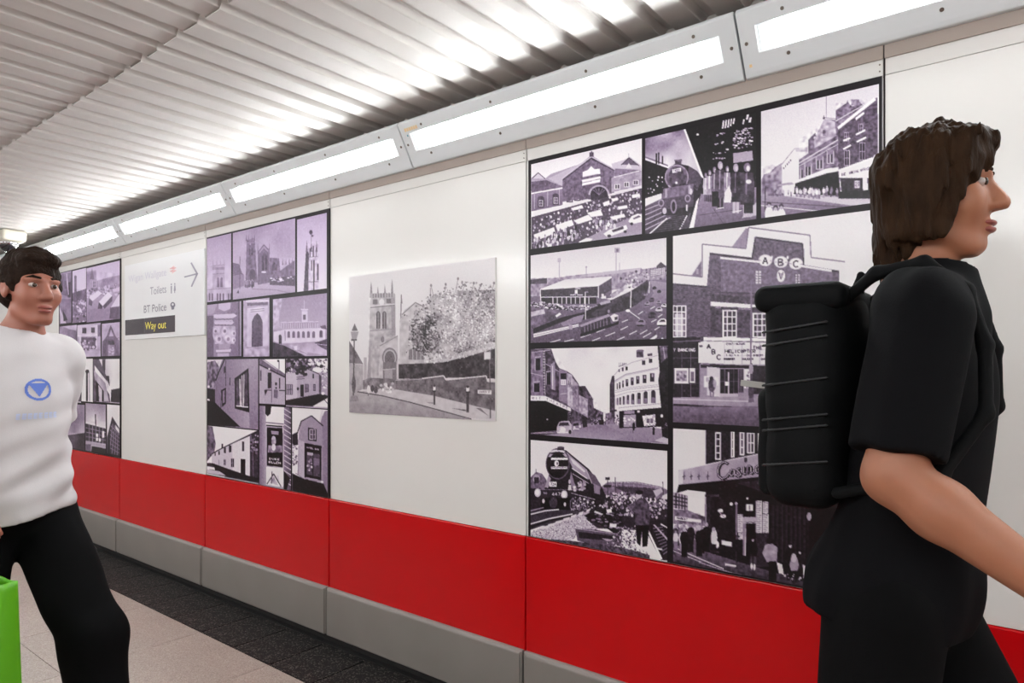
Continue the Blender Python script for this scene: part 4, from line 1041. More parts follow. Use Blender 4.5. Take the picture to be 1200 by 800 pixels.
# ---- middle board: church details and cottages
B2 = board('poster_board', 242.3, 386.3, 'middle black board of lilac church and cottage photographs, beside the way out sign')
KA, KB, KC, KD = (235, 240, 7.275), (235, 330, 7.5), (235, 410, 7.5), (235, 470, 6.667)
D2 = 0.0042; D2z = 0.0034
f = Photo(B2, (242.8, 271, 280, 354), KA, 72, D2, TONE_L, D2z)                   # church tower, pale
f.gr(52, 80, 50, 260, 265, 230, 265, 700, 50, 700)
f.r(62, 104, 520, 206, 720).l(40, 5, 104, 520, 206, 510).l(40, 4, 104, 590, 206, 582).r(48, 104, 530, 206, 552)
for x in (108, 140, 170, 202): f.p(56, x - 6, 520, x, 450, x + 6, 520)
for x in (140, 170): f.r(34, x, 630, x + 20, 700).e(34, x + 10, 630, 10, 14)
f.r(66, 50, 715, 265, 830).l(46, 5, 50, 722, 265, 706).nz(9, 20, 50, 520, 265, 520, 265, 830, 50, 830)
for x in (72, 95, 138, 162, 188, 232, 252): f.r(30, x, 762, x + 14, 815).e(30, x + 7, 762, 7, 12)
f.finish()
f = Photo(B2, (273, 346, 273, 351), KA, 62, D2, TONE_L, D2z)                      # parish church and square
f.gr(54, 68, 270, 230, 810, 110, 810, 600, 270, 600).nz(8, 80, 270, 120, 810, 120, 810, 500, 270, 500)
f.p(32, 272, 490, 330, 505, 360, 590, 360, 640, 272, 720).p(44, 272, 590, 372, 590, 372, 690, 272, 720).l(24, 5, 338, 440, 336, 720).l(28, 5, 272, 598, 365, 586)
f.p(34, 385, 660, 395, 300, 466, 285, 472, 470, 490, 660).nz(9, 14, 385, 290, 470, 290, 490, 660, 385, 660)
for x in (392, 412, 440, 462): f.p(34, x - 6, 310, x, 250, x + 6, 305)
f.r(44, 392, 320, 468, 330).r(22, 412, 370, 426, 430).r(22, 436, 366, 450, 428).r(56, 420, 330, 432, 344)
f.p(32, 490, 400, 540, 335, 588, 385, 590, 660, 490, 680).p(50, 500, 400, 540, 350, 580, 390, 575, 405, 540, 370, 505, 415)
for x in (490, 586): f.p(36, x - 5, 420, x, 310, x + 6, 420)
f.p(18, 525, 560, 525, 440, 545, 405, 570, 435, 572, 556).l(44, 4, 545, 410, 547, 560).e(22, 445, 590, 26, 44).r(22, 425, 590, 466, 650)
f.p(34, 590, 450, 670, 455, 680, 560, 800, 470, 806, 690, 590, 670).p(20, 610, 560, 612, 510, 632, 490, 652, 512, 654, 556).nz(10, 14, 590, 450, 806, 450, 806, 690, 590, 690)
for x in (666, 700, 728, 756, 780): f.p(32, x - 5, 520 - (x - 666) * .2, x, 455 - (x - 666) * .05, x + 5, 520 - (x - 666) * .2)
f.p(20, 590, 630, 806, 600, 806, 690, 590, 680).sp(16, 10, 26, 60, 96, 600, 620, 800, 600, 800, 640, 610, 660, asp=.5).e(88, 540, 572, 22, 7).e(92, 682, 630, 16, 8)
f.gr(64, 56, 272, 730, 480, 680, 806, 690, 806, 760, 272, 820).l(40, 6, 440, 715, 640, 722, 760, 748).people(10, 60, 20, 66, 376, 690, 460, 710).p(22, 310, 750, 325, 720, 332, 752)
f.finish()
f = Photo(B2, (348.3, 383, 257.4, 342), KA, 76, D2, TONE_L, D2z)                 # market cross pinnacle
f.gr(58, 92, 820, 60, 1080, 60, 1080, 740, 820, 740)
f.p(16, 880, 740, 900, 400, 915, 390, 926, 420, 918, 740).nz(6, 14, 880, 400, 926, 400, 926, 740, 880, 740)
f.p(76, 918, 735, 926, 430, 942, 310, 990, 320, 1000, 440, 1008, 735).nz(16, 10, 918, 320, 1008, 320, 1008, 735, 918, 735)
for x in (908, 946, 990): f.p(28, x - 10, 400, x, 300, x + 8, 400)
for q in ((944, 470, 952, 560), (960, 470, 974, 650), (994, 500, 1006, 640), (930, 370, 938, 440), (956, 350, 968, 440), (984, 360, 992, 440)): f.r(16, *q)
f.l(26, 5, 920, 445, 1000, 440).l(30, 6, 918, 655, 1008, 650).e(16, 942, 235, 14, 20).l(20, 5, 945, 250, 946, 320).e(22, 955, 265, 9, 9).r(14, 960, 640, 972, 735)
f.finish()
f = Photo(B2, (243, 282.6, 357.3, 418), KB, 40, D2, TONE_L, D2z)                  # carved capital
f.gx(52, 34, 60, 190, 360, 150, 360, 665, 60, 665).p(58, 60, 200, 150, 190, 120, 280, 60, 290).p(70, 160, 195, 265, 185, 262, 240, 210, 262, 160, 240)
f.p(28, 60, 300, 118, 300, 118, 660, 60, 660).p(78, 118, 290, 295, 282, 320, 300, 285, 320, 118, 318).p(66, 130, 318, 280, 318, 285, 350, 125, 352).p(74, 120, 350, 295, 352, 275, 380, 130, 380)
f.l(20, 8, 125, 332, 285, 330).l(24, 7, 125, 380, 290, 382).p(66, 112, 390, 305, 388, 310, 470, 295, 545, 130, 545, 108, 470)
for (x, y, r) in ((130, 430, 20), (160, 500, 30), (210, 430, 26), (290, 450, 20), (240, 500, 28), (290, 510, 18)): f.e(80, x, y, r, r * 1.2).e(44, x + 4, y + 4, r * .45, r * .6)
f.nz(18, 16, 108, 390, 310, 390, 300, 545, 120, 545).p(56, 160, 545, 265, 545, 250, 590, 165, 590).p(82, 135, 598, 270, 590, 262, 620, 140, 622).l(22, 6, 140, 622, 262, 620).p(68, 150, 625, 250, 625, 250, 660, 150, 660)
f.l(78, 7, 352, 165, 355, 660).l(20, 8, 335, 170, 338, 660)
f.finish()
f = Photo(B2, (285.3, 315.8, 352.3, 418), KB, 50, D2, TONE_L, D2z)                # stone doorway
f.r(62, 375, 140, 620, 670).nz(12, 22, 375, 140, 620, 140, 620, 670, 375, 670).r(84, 400, 160, 600, 182).p(30, 412, 190, 590, 180, 590, 205, 412, 215)
f.p(78, 412, 235, 590, 215, 592, 560, 545, 560, 545, 340, 500, 280, 455, 340, 450, 570, 412, 570).l(36, 6, 440, 250, 560, 238).l(40, 5, 440, 266, 560, 256).nz(9, 20, 412, 220, 592, 220, 592, 560, 412, 560)
f.p(20, 450, 570, 452, 350, 475, 300, 500, 278, 525, 300, 545, 350, 546, 565)
for k in range(6): f.l(32, 3.5, 464 + 15 * k, 330, 464 + 15 * k, 560)
f.l(52, 6, 400, 576, 590, 576).nz(20, 18, 375, 590, 620, 590, 620, 670, 375, 670)
f.finish()
f = Photo(B2, (320, 383.2, 350.6, 418), KB, 55, D2, TONE_L, D2z)                  # chapel with row of arches
f.gr(48, 62, 640, 100, 1110, 80, 1110, 420, 640, 420).p(66, 640, 150, 720, 150, 715, 200, 690, 330, 700, 400, 640, 420).nz(20, 12, 640, 150, 720, 150, 690, 330, 640, 420)
f.r(82, 890, 260, 940, 350).r(80, 884, 240, 946, 252).p(70, 884, 262, 916, 246, 946, 262).l(76, 5, 912, 165, 912, 245).r(26, 902, 290, 926, 335)
f.r(66, 705, 365, 1035, 410).grid(34, 4, 16, 0, (705, 365), (1035, 360), (1035, 405), (705, 410)).l(84, 5, 705, 358, 1035, 350)
f.p(84, 645, 440, 705, 430, 740, 420, 1095, 405, 1095, 520, 750, 540, 700, 540, 645, 520).nz(7, 16, 645, 430, 1095, 405, 1095, 520, 645, 540)
for x in (765, 808, 850, 892, 936, 982): f.r(30, x, 448, x + 24, 492).e(30, x + 12, 448, 12, 14)
f.r(20, 1045, 440, 1072, 490).e(20, 1058, 440, 14, 14).r(10, 690, 480, 715, 545).e(10, 702, 482, 13, 20).l(40, 7, 744, 425, 746, 520).p(24, 1050, 390, 1095, 380, 1110, 420, 1060, 410)
f.p(8, 640, 530, 740, 560, 900, 640, 950, 670, 640, 670).gr(60, 74, 760, 555, 1000, 535, 1110, 600, 1110, 645, 900, 610).p(16, 1000, 535, 1110, 500, 1110, 600, 1060, 575).p(90, 820, 565, 850, 560, 850, 600, 825, 595)
f.l(80, 7, 860, 612, 930, 640).l(76, 6, 880, 600, 940, 625).l(70, 5, 1010, 545, 1110, 555).nz(9, 20, 640, 530, 1110, 530, 1110, 670, 640, 670)
f.finish()
f = Photo(B2, (243, 302.6, 421.3, 497.3), KC, 50, D2, TONE_P, D2z)                # cottage wall and window
f.p(78, 58, 82, 195, 82, 150, 200, 110, 240, 58, 250).p(40, 58, 110, 130, 95, 165, 150, 150, 250, 58, 330).nz(22, 12, 58, 100, 160, 100, 150, 330, 58, 330)
f.gx(44, 64, 215, 82, 510, 82, 510, 690, 340, 670, 130, 470, 140, 260)
f.gr(60, 48, 420, 82, 510, 82, 510, 690, 430, 680).l(8, 10, 212, 84, 150, 225, 135, 270).p(14, 58, 335, 128, 345, 130, 460, 58, 440).e(86, 74, 322, 10, 10).e(84, 70, 440, 14, 12)
f.p(10, 300, 250, 422, 160, 430, 548, 302, 512).p(30, 314, 262, 412, 190, 416, 510, 314, 490).l(90, 8, 346, 255, 352, 492).l(86, 6, 382, 215, 378, 495).l(92, 8, 314, 490, 418, 500).l(80, 5, 366, 225, 366, 495).nz(10, 20, 314, 262, 412, 190, 416, 510, 314, 490)
f.p(14, 186, 352, 224, 330, 224, 470, 190, 500).p(46, 196, 362, 214, 350, 214, 460, 196, 466).l(12, 6, 260, 245, 258, 310).p(20, 205, 150, 225, 140, 222, 195, 206, 210).l(24, 5, 222, 90, 224, 320).l(24, 6, 185, 350, 180, 520)
f.p(7, 58, 440, 130, 460, 190, 520, 350, 672, 58, 660)
f.finish()
f = Photo(B2, (304, 334, 421, 472.5), KC, 60, D2, TONE_P, D2z)                    # gable with lantern
f.p(92, 560, 82, 742, 80, 742, 210, 640, 140).p(40, 520, 90, 560, 84, 742, 212, 742, 240, 700, 230, 520, 130).p(70, 545, 90, 570, 92, 690, 180, 660, 170).l(10, 10, 520, 130, 742, 240)
f.p(64, 520, 140, 742, 246, 742, 468, 520, 460).l(14, 6, 690, 95, 690, 170).e(12, 682, 98, 9, 9)
f.r(12, 592, 200, 622, 335).r(12, 655, 285, 672, 310).r(12, 658, 325, 672, 342).r(20, 690, 245, 700, 340).l(20, 8, 570, 350, 628, 352).p(16, 562, 350, 592, 350, 570, 400).p(40, 646, 345, 680, 350, 678, 425, 644, 415).l(26, 4, 624, 190, 626, 460).r(34, 526, 180, 538, 270).l(12, 10, 690, 355, 742, 356)
f.e(92, 605, 168, 8, 8)
f.finish()
f = Photo(B2, (335.2, 384, 420.6, 476), KC, 60, D2, TONE_P, D2z)                  # white house under trees
f.r(86, 748, 76, 1120, 200).sp(140, 14, 40, 6, 60, 748, 80, 1110, 80, 1110, 130, 930, 190, 748, 200).sp(30, 12, 26, 70, 96, 930, 90, 1110, 90, 1110, 130, 950, 140)
f.p(62, 748, 200, 850, 200, 930, 160, 1040, 210, 1060, 240, 1055, 380, 900, 410, 748, 440).l(12, 7, 925, 158, 1040, 212).p(70, 748, 210, 850, 200, 850, 420, 748, 440)
f.sp(40, 14, 34, 6, 30, 830, 140, 920, 140, 940, 220, 850, 210).p(30, 1040, 210, 1062, 230, 1060, 380, 1040, 380).sp(50, 8, 18, 20, 92, 1062, 160, 1118, 120, 1118, 340, 1066, 350)
f.win(16, 56, 756, 302, 812, 390, 2, 1, 4).p(8, 878, 305, 908, 302, 910, 405, 880, 410).win(16, 44, 918, 300, 950, 370, 1, 1, 4).win(16, 40, 990, 298, 1012, 358, 0, 1, 4).r(18, 985, 210, 998, 250).l(30, 6, 845, 240, 915, 235).l(30, 6, 845, 256, 915, 252).e(14, 857, 340, 10, 14)
f.p(8, 748, 440, 900, 412, 1060, 380, 1118, 400, 1118, 420, 985, 495, 748, 480).p(90, 985, 492, 1118, 418, 1118, 500).l(20, 6, 1075, 420, 1118, 470).e(90, 1075, 380, 16, 12)
f.finish()
f = Photo(B2, (242.8, 303, 498.5, 555.5), KD, 88, D2, TONE_P, D2z)                # long terrace
f.p(36, 50, 190, 95, 200, 120, 330, 110, 400, 50, 470).nz(18, 14, 50, 190, 110, 200, 120, 380, 50, 480)
f.p(12, 120, 388, 440, 232, 455, 225, 455, 620, 380, 590).p(72, 90, 420, 130, 385, 385, 272, 385, 585, 200, 520, 90, 480).p(80, 250, 330, 385, 275, 385, 585, 250, 545)
f.l(12, 8, 90, 410, 160, 372, 440, 236).p(14, 164, 370, 166, 335, 178, 332, 178, 362).p(22, 385, 275, 450, 240, 450, 600, 385, 580).sp(30, 10, 22, 10, 70, 390, 270, 450, 250, 450, 400, 395, 420)
for q in ((325, 315, 340, 390), (222, 345, 242, 398), (184, 362, 200, 405), (140, 388, 152, 418), (112, 400, 120, 425)): f.r(20, *q)
for q in ((236, 445, 264, 515), (180, 452, 200, 500), (140, 456, 150, 500)): f.win(60, 22, *q, 1, 1, 4)
f.p(8, 314, 450, 350, 452, 350, 578, 314, 565).l(40, 6, 405, 300, 412, 580).p(10, 90, 480, 200, 520, 400, 588, 455, 600, 455, 640, 200, 590, 50, 560, 50, 500)
f.p(86, 50, 505, 110, 515, 115, 535, 50, 530).p(70, 50, 530, 150, 545, 200, 580, 50, 560).p(20, 50, 480, 80, 480, 100, 505, 50, 500)
f.finish()
f = Photo(B2, (304, 341, 475.3, 567.5), KD, 60, D2, TONE_P, D2z)                  # pub sign
f.gx(42, 62, 460, 30, 510, 30, 510, 690, 460, 670).r(86, 512, 30, 652, 190).p(10, 508, 30, 555, 40, 548, 100, 525, 120, 508, 100).l(8, 6, 512, 168, 650, 180).l(10, 8, 515, 188, 650, 200)
f.gx(50, 30, 652, 40, 708, 40, 708, 700, 652, 700)
for k in range(15): f.l(78, 6, 652, 60 + 40 * k, 706, 95 + 40 * k)
f.p(6, 520, 205, 642, 212, 642, 515, 520, 500).l(80, 5, 644, 190, 646, 660).l(76, 4, 516, 195, 518, 500).p(56, 552, 232, 612, 236, 608, 262, 556, 258).e(66, 572, 310, 18, 40).r(50, 528, 345, 638, 400).nz(22, 14, 525, 300, 640, 300, 640, 420, 525, 420).e(80, 572, 360, 16, 26)
f.txt(88, 4, 'DUKE', 540, 440, 14, 14, .5, 2).txt(88, 4, 'ELLEN', 536, 466, 13, 14, .45, 2)
f.p(84, 515, 508, 645, 520, 645, 670, 515, 650).l(20, 8, 520, 645, 572, 565, 630, 665).p(60, 545, 635, 575, 590, 608, 655).nz(16, 14, 545, 560, 610, 580, 620, 660, 530, 650).l(24, 6, 560, 545, 556, 640).p(8, 650, 540, 700, 600, 668, 700, 650, 690)
f.finish()
f = Photo(B2, (342.5, 384, 477.5, 575), KD, 84, D2, TONE_P, D2z)                  # narrow gabled shop
f.p(86, 718, 50, 950, 70, 925, 170, 868, 112, 785, 160, 745, 260, 718, 250).p(50, 935, 150, 970, 80, 993, 75, 993, 745, 960, 720, 950, 300).p(78, 925, 165, 945, 70, 962, 72, 935, 175)
f.p(56, 788, 158, 868, 115, 950, 190, 958, 620, 800, 600, 760, 570, 770, 250).l(8, 8, 755, 262, 788, 158, 868, 115, 958, 195).p(66, 770, 300, 815, 320, 812, 600, 770, 580).p(14, 718, 260, 760, 240, 765, 340, 718, 350).sp(30, 9, 18, 30, 90, 718, 340, 755, 340, 755, 500, 718, 500)
f.p(10, 842, 205, 908, 220, 908, 315, 842, 305).win(70, 30, 852, 220, 900, 300, 1, 1, 5)
f.p(6, 815, 325, 945, 350, 942, 620, 815, 595).txt(70, 3.5, 'HOTEL BAR', 832, 356, 8, 10, .3, 2).p(30, 830, 395, 932, 415, 932, 590, 830, 570).p(66, 836, 398, 880, 404, 880, 424, 836, 420).p(44, 880, 440, 930, 450, 930, 500, 880, 500).sp(20, 10, 20, 10, 88, 832, 450, 870, 455, 870, 580, 832, 570).l(8, 7, 878, 420, 880, 590).p(60, 822, 590, 942, 615, 940, 630, 822, 610)
f.p(8, 718, 560, 800, 600, 960, 640, 993, 720, 993, 760, 718, 700).l(44, 5, 745, 560, 800, 600)
f.finish()

# ---- farthest board
B1 = board('poster_board', 69, 141.3, 'farthest black board of small old photographs, partly behind the white-shirted walker')
KE, KF = (60, 290, 6.154), (60, 400, 5.333)
D1 = 0.0062; D1z = 0.0048
f = Photo(B1, (70, 83.6, 320.5, 379.4), KE, 55, D1, TONE_L, D1z)
f.p(36, 50, 200, 145, 180, 140, 360, 50, 330).r(22, 70, 240, 84, 300).r(20, 96, 240, 110, 300).r(14, 120, 250, 140, 360).l(78, 6, 112, 190, 125, 340).p(40, 50, 370, 145, 370, 145, 545, 60, 545).p(84, 60, 420, 90, 500, 110, 545, 70, 545).p(12, 85, 450, 120, 520, 90, 530).nz(14, 18, 50, 190, 145, 190, 145, 545, 50, 545)
f.finish()
f = Photo(B1, (85, 101, 317.6, 378.5), KE, 72, D1, TONE_L, D1z)
f.gr(72, 84, 150, 160, 255, 160, 255, 320, 150, 320).r(30, 168, 215, 184, 320).e(24, 176, 214, 9, 12).p(26, 150, 330, 255, 295, 255, 390, 150, 400).nz(14, 16, 150, 300, 255, 300, 255, 400, 150, 400)
f.r(36, 150, 390, 255, 545).p(88, 175, 405, 215, 440, 225, 470, 195, 460).p(84, 205, 385, 250, 405, 250, 425, 215, 405).sp(60, 8, 20, 10, 80, 150, 380, 255, 380, 255, 530, 150, 545)
f.finish()
f = Photo(B1, (101.6, 140.4, 314.4, 377.7), KE, 62, D1, TONE_L, D1z)
f.gr(64, 74, 256, 150, 500, 90, 500, 240, 256, 260).p(48, 256, 175, 325, 165, 330, 240, 440, 210, 500, 200, 500, 280, 256, 310).nz(12, 14, 256, 170, 500, 190, 500, 290, 256, 310).p(30, 280, 230, 296, 150, 312, 230).win(70, 26, 300, 240, 326, 290, 1, 1, 4)
f.gr(60, 46, 256, 310, 500, 270, 500, 540, 256, 550).sp(110, 9, 22, 20, 88, 256, 300, 500, 260, 500, 340, 330, 350, 256, 380)
f.p(90, 275, 360, 340, 310, 368, 330, 300, 385).p(92, 345, 390, 410, 320, 440, 345, 372, 420).p(24, 275, 365, 300, 388, 295, 420, 270, 410).p(18, 345, 392, 372, 422, 360, 460, 335, 440).p(20, 372, 420, 440, 348, 440, 385, 385, 440).p(78, 440, 300, 495, 285, 495, 315, 450, 320)
f.p(46, 270, 440, 430, 440, 430, 530, 262, 540).p(24, 425, 430, 490, 425, 490, 520, 420, 510).p(84, 430, 430, 492, 330, 492, 420)
f.finish()
f = Photo(B1, (70, 90, 382.6, 420), KE, 42, D1, TONE_L, D1z)
f.p(70, 85, 570, 185, 560, 180, 600, 130, 590).nz(22, 18, 65, 570, 185, 560, 185, 800, 65, 800)
f.finish()
f = Photo(B1, (90.6, 118, 381, 418.3), KE, 62, D1, TONE_L, D1z)
f.r(78, 190, 560, 335, 640).r(16, 225, 580, 255, 620).r(16, 288, 578, 315, 615).r(26, 335, 560, 360, 640).l(90, 8, 190, 638, 335, 630).r(24, 215, 648, 320, 730).r(82, 204, 640, 218, 730).r(82, 318, 640, 332, 730).sp(50, 10, 24, 14, 84, 220, 660, 320, 660, 320, 760, 220, 760).r(66, 200, 740, 360, 800).nz(12, 16, 190, 560, 360, 560, 360, 800, 190, 800)
f.finish()
f = Photo(B1, (119.5, 140.4, 379.4, 417.2), KE, 68, D1, TONE_L, D1z)
f.p(30, 370, 800, 372, 680, 400, 640, 430, 560, 465, 640, 490, 670, 492, 800).p(66, 418, 640, 432, 590, 450, 640).e(12, 433, 690, 24, 30).r(50, 412, 700, 455, 790).sp(14, 8, 18, 50, 90, 415, 710, 450, 710, 450, 780, 415, 780).l(30, 5, 370, 680, 492, 650).nz(10, 16, 370, 560, 492, 560, 492, 800, 370, 800)
f.finish()
f = Photo(B1, (70, 95, 420, 469.8), KF, 74, D1, TONE_P, D1z)
f.p(30, 120, 372, 160, 150, 187, 130, 187, 375).nz(16, 20, 60, 108, 187, 108, 187, 375, 60, 375)
f.finish()
f = Photo(B1, (95.6, 109, 420.5, 469.9), KF, 86, D1, TONE_P, D1z)
f.r(24, 218, 190, 230, 372).e(14, 226, 188, 12, 12).l(60, 5, 238, 190, 240, 372).l(20, 5, 262, 108, 262, 372)
f.finish()
f = Photo(B1, (109.6, 140.2, 421, 470.4), KF, 80, D1, TONE_P, D1z)
f.nz(14, 40, 340, 112, 430, 112, 430, 300, 340, 300).p(26, 320, 112, 340, 112, 338, 220, 320, 200).p(34, 266, 112, 300, 112, 345, 215, 372, 380, 266, 375).p(86, 272, 150, 350, 250, 365, 330, 275, 190).p(62, 268, 180, 340, 260, 360, 372, 290, 372).p(12, 278, 240, 330, 310, 330, 372, 282, 372).p(70, 296, 270, 318, 300, 318, 372, 300, 372).p(18, 375, 300, 430, 290, 430, 382, 372, 378).p(20, 340, 215, 362, 215, 366, 280).nz(10, 14, 266, 150, 372, 240, 372, 378, 266, 375)
f.finish()
f = Photo(B1, (70, 99.4, 472, 522), KF, 62, D1, TONE_P, D1z)
f.nz(22, 40, 60, 385, 210, 385, 210, 570, 60, 570).p(24, 60, 590, 210, 570, 210, 690, 60, 680).nz(14, 16, 60, 580, 210, 570, 210, 690, 60, 680)
f.finish()
f = Photo(B1, (100.5, 124, 472.2, 527.5), KF, 76, D1, TONE_P, D1z)
f.gr(56, 84, 217, 385, 343, 393, 343, 540, 217, 520).nz(10, 40, 217, 385, 343, 385, 343, 500, 217, 500).l(16, 6, 277, 455, 279, 530).p(20, 217, 512, 343, 545, 343, 640, 217, 618).grid(54, 4, 5, 3, (217, 512), (343, 545), (343, 640), (217, 618))
for q in ((280, 600), (298, 604), (318, 560), (318, 580), (280, 575)): f.r(92, q[0], q[1], q[0] + 13, q[1] + 20)
f.p(64, 217, 620, 343, 645, 343, 665, 217, 640).p(8, 255, 650, 343, 668, 343, 708, 250, 695).r(40, 217, 640, 250, 700)
f.finish()
f = Photo(B1, (125.5, 140.3, 473.7, 531), KF, 84, D1, TONE_P, D1z)
f.p(22, 350, 600, 382, 470, 428, 545, 428, 740, 350, 720).grid(52, 4, 4, 6, (375, 500), (428, 560), (428, 720), (350, 680)).p(84, 400, 520, 425, 550, 425, 575, 402, 545).p(14, 350, 640, 366, 560, 372, 720, 350, 715)
f.finish()

# ---- frameless church photograph on the white panel
cp = empty('church_photograph', (0, 0, 0))
tag(cp, 'large frameless black and white church photograph on the bare white wall panel', 'photograph')
f = Photo(cp, (409.4, 580.5, 324.2, 483), (395, 290, 3.81), 80, 0.003, TONE_N, 0.0026)
mk_box('backing_sheet', (f.X0, PLANE, f.Z0), (f.X1, WALL - 0.0005, f.Z1), M['white'], cp)
f.gr(84, 88, 50, 40, 710, 40, 710, 500, 50, 560).nz(4, 80, 50, 40, 710, 40, 710, 300, 50, 300)
f.p(60, 144, 420, 150, 235, 158, 210, 258, 205, 262, 400, 280, 560, 134, 600).nz(12, 9, 144, 210, 258, 205, 270, 590, 134, 600)
f.p(46, 240, 210, 260, 208, 262, 390, 245, 395)
for x, y0 in ((153, 150), (183, 172), (214, 165), (246, 140)): f.p(40, x - 6, 225, x - 3, y0 + 30, x, y0, x + 4, y0 + 30, x + 7, 222)
f.r(54, 150, 205, 258, 225).grid(30, 4, 8, 0, (150, 208), (258, 200), (258, 222), (150, 226)).r(30, 160, 232, 182, 254).e(84, 200, 244, 12, 14).r(30, 220, 228, 242, 250)
f.l(34, 4, 150, 268, 258, 258).l(80, 4, 150, 262, 258, 252)
for x in (185, 212): f.r(24, x - 9, 300, x + 9, 362).e(24, x, 302, 10, 18).l(60, 2, x, 290, x, 362).l(78, 3, x - 12, 300, x - 12, 362)
f.l(44, 4, 148, 372, 262, 362).e(36, 204, 410, 8, 14).p(50, 134, 600, 150, 400, 152, 600)
f.p(66, 186, 600, 192, 440, 272, 392, 276, 600).nz(12, 10, 186, 440, 272, 392, 276, 600, 186, 600).l(40, 4, 190, 440, 272, 394).e(36, 236, 490, 34, 44).e(60, 236, 492, 28, 38).e(30, 236, 495, 23, 34).r(34, 206, 510, 266, 600).r(52, 212, 545, 248, 598).l(66, 4, 206, 545, 262, 540)
f.l(34, 5, 288, 210, 280, 520).p(34, 284, 250, 288, 205, 293, 250).p(66, 280, 330, 300, 280, 350, 244, 420, 280, 430, 560, 278, 520).nz(12, 10, 280, 300, 350, 244, 430, 290, 430, 560, 280, 520).l(36, 5, 290, 300, 350, 246, 410, 275)
f.p(36, 320, 500, 322, 350, 350, 300, 390, 340, 392, 500).grid(64, 3, 3, 2, (322, 350), (390, 340), (392, 500), (320, 500)).l(44, 5, 417, 180, 418, 280)
# tree
TR = (330, 330, 380, 270, 430, 210, 520, 195, 600, 190, 710, 190, 710, 440, 640, 450, 500, 490, 430, 510, 380, 480, 340, 440, 310, 470)
f.p(54, *TR).nz(16, 26, *TR)
f.sp(1500, 4, 10, 14, 92, *TR)
f.sp(650, 3, 9, 50, 96, 450, 220, 710, 200, 710, 420, 560, 460, 470, 400)
f.sp(380, 4, 11, 8, 34, 330, 330, 420, 300, 470, 420, 400, 490, 340, 450)
f.sp(110, 4, 10, 20, 60, 300, 300, 430, 200, 560, 150, 710, 170, 710, 200, 430, 230, 330, 340)
for a in ((530, 195, 540, 140), (600, 195, 610, 160), (430, 215, 420, 170), (690, 195, 700, 160), (480, 200, 485, 165), (630, 195, 640, 170), (560, 195, 570, 168)): f.l(40, 3, *a).e(36, a[2], a[3], 5, 7)
f.sp(60, 6, 14, 70, 96, 390, 470, 470, 480, 460, 510, 390, 510).nz(22, 34, *TR).nz(12, 14, *TR)
# hedge, wall, street
f.p(14, 276, 520, 420, 515, 500, 500, 640, 455, 706, 430, 706, 585, 560, 580, 276, 585).nz(10, 9, 276, 520, 420, 515, 640, 455, 706, 430, 706, 585, 276, 585)
f.p(66, 430, 515, 500, 485, 620, 450, 690, 425, 706, 428, 706, 450, 600, 480, 480, 510).sp(120, 5, 10, 40, 92, 430, 515, 500, 485, 620, 450, 690, 422, 706, 428, 706, 450, 600, 480, 480, 512)
f.p(30, 262, 590, 380, 580, 476, 570, 485, 590, 660, 575, 675, 600, 706, 600, 706, 730, 430, 660, 262, 635).nz(9, 12, 262, 590, 706, 580, 706, 730, 262, 640).l(82, 5, 380, 584, 476, 571, 486, 590, 665, 572, 672, 598).l(60, 3, 262, 592, 380, 586)
f.p(70, 90, 640, 262, 632, 430, 660, 706, 728, 706, 768, 590, 760, 460, 720, 300, 680).nz(6, 10, 90, 640, 262, 632, 706, 728, 706, 768, 300, 690)
f.gr(60, 46, 55, 650, 120, 640, 300, 682, 460, 722, 590, 765, 55, 760).nz(6, 12, 55, 650, 300, 690, 590, 765, 55, 760).l(20, 5, 90, 642, 200, 660, 330, 690, 460, 725, 600, 764)
f.p(32, 430, 695, 395, 690, 430, 690).p(28, 575, 730, 510, 715, 575, 722).p(34, 676, 750, 620, 715, 640, 715)
f.p(32, 55, 415, 90, 470, 118, 520, 55, 515).p(56, 55, 515, 118, 522, 118, 630, 55, 660).nz(8, 12, 55, 420, 118, 520, 118, 630, 55, 650).r(60, 120, 490, 134, 590)
f.l(24, 6, 78, 410, 74, 660).p(50, 62, 375, 98, 375, 88, 410, 68, 410).p(30, 66, 372, 80, 338, 94, 372).r(24, 64, 408, 90, 416).e(26, 76, 610, 9, 40).p(44, 58, 686, 64, 660, 92, 660, 98, 684)
f.p(36, 118, 590, 150, 580, 262, 585, 262, 634, 118, 632).nz(14, 10, 118, 585, 262, 585, 262, 634, 118, 632).sp(22, 6, 14, 60, 96, 190, 605, 250, 605, 250, 645, 190, 645)
f.e(86, 142, 632, 8, 18).e(30, 142, 608, 5, 6).l(30, 4, 140, 648, 140, 662).e(20, 158, 628, 7, 16).e(22, 174, 634, 10, 16)
for x, y0, y1, w in ((435, 618, 700, 8), (583, 622, 735, 12)): f.l(18, w, x, y0 + 20, x, y1).r(88, x - w * .6, y0, x + w * .6, y0 + 18).e(16, x, y0 - 2, w * .6, 6).r(16, x - w * .8, y0 + 18, x + w * .8, y0 + 24)
f.l(28, 6, 680, 470, 684, 760).r(84, 656, 466, 684, 498).l(50, 3, 656, 466, 684, 464, 684, 498, 656, 499, 656, 466)
f.p(90, 628, 634, 688, 636, 688, 654, 628, 650).txt(40, 2.5, 'CHURCH ST', 634, 639, 4, 8, .4)
f.finish('print')
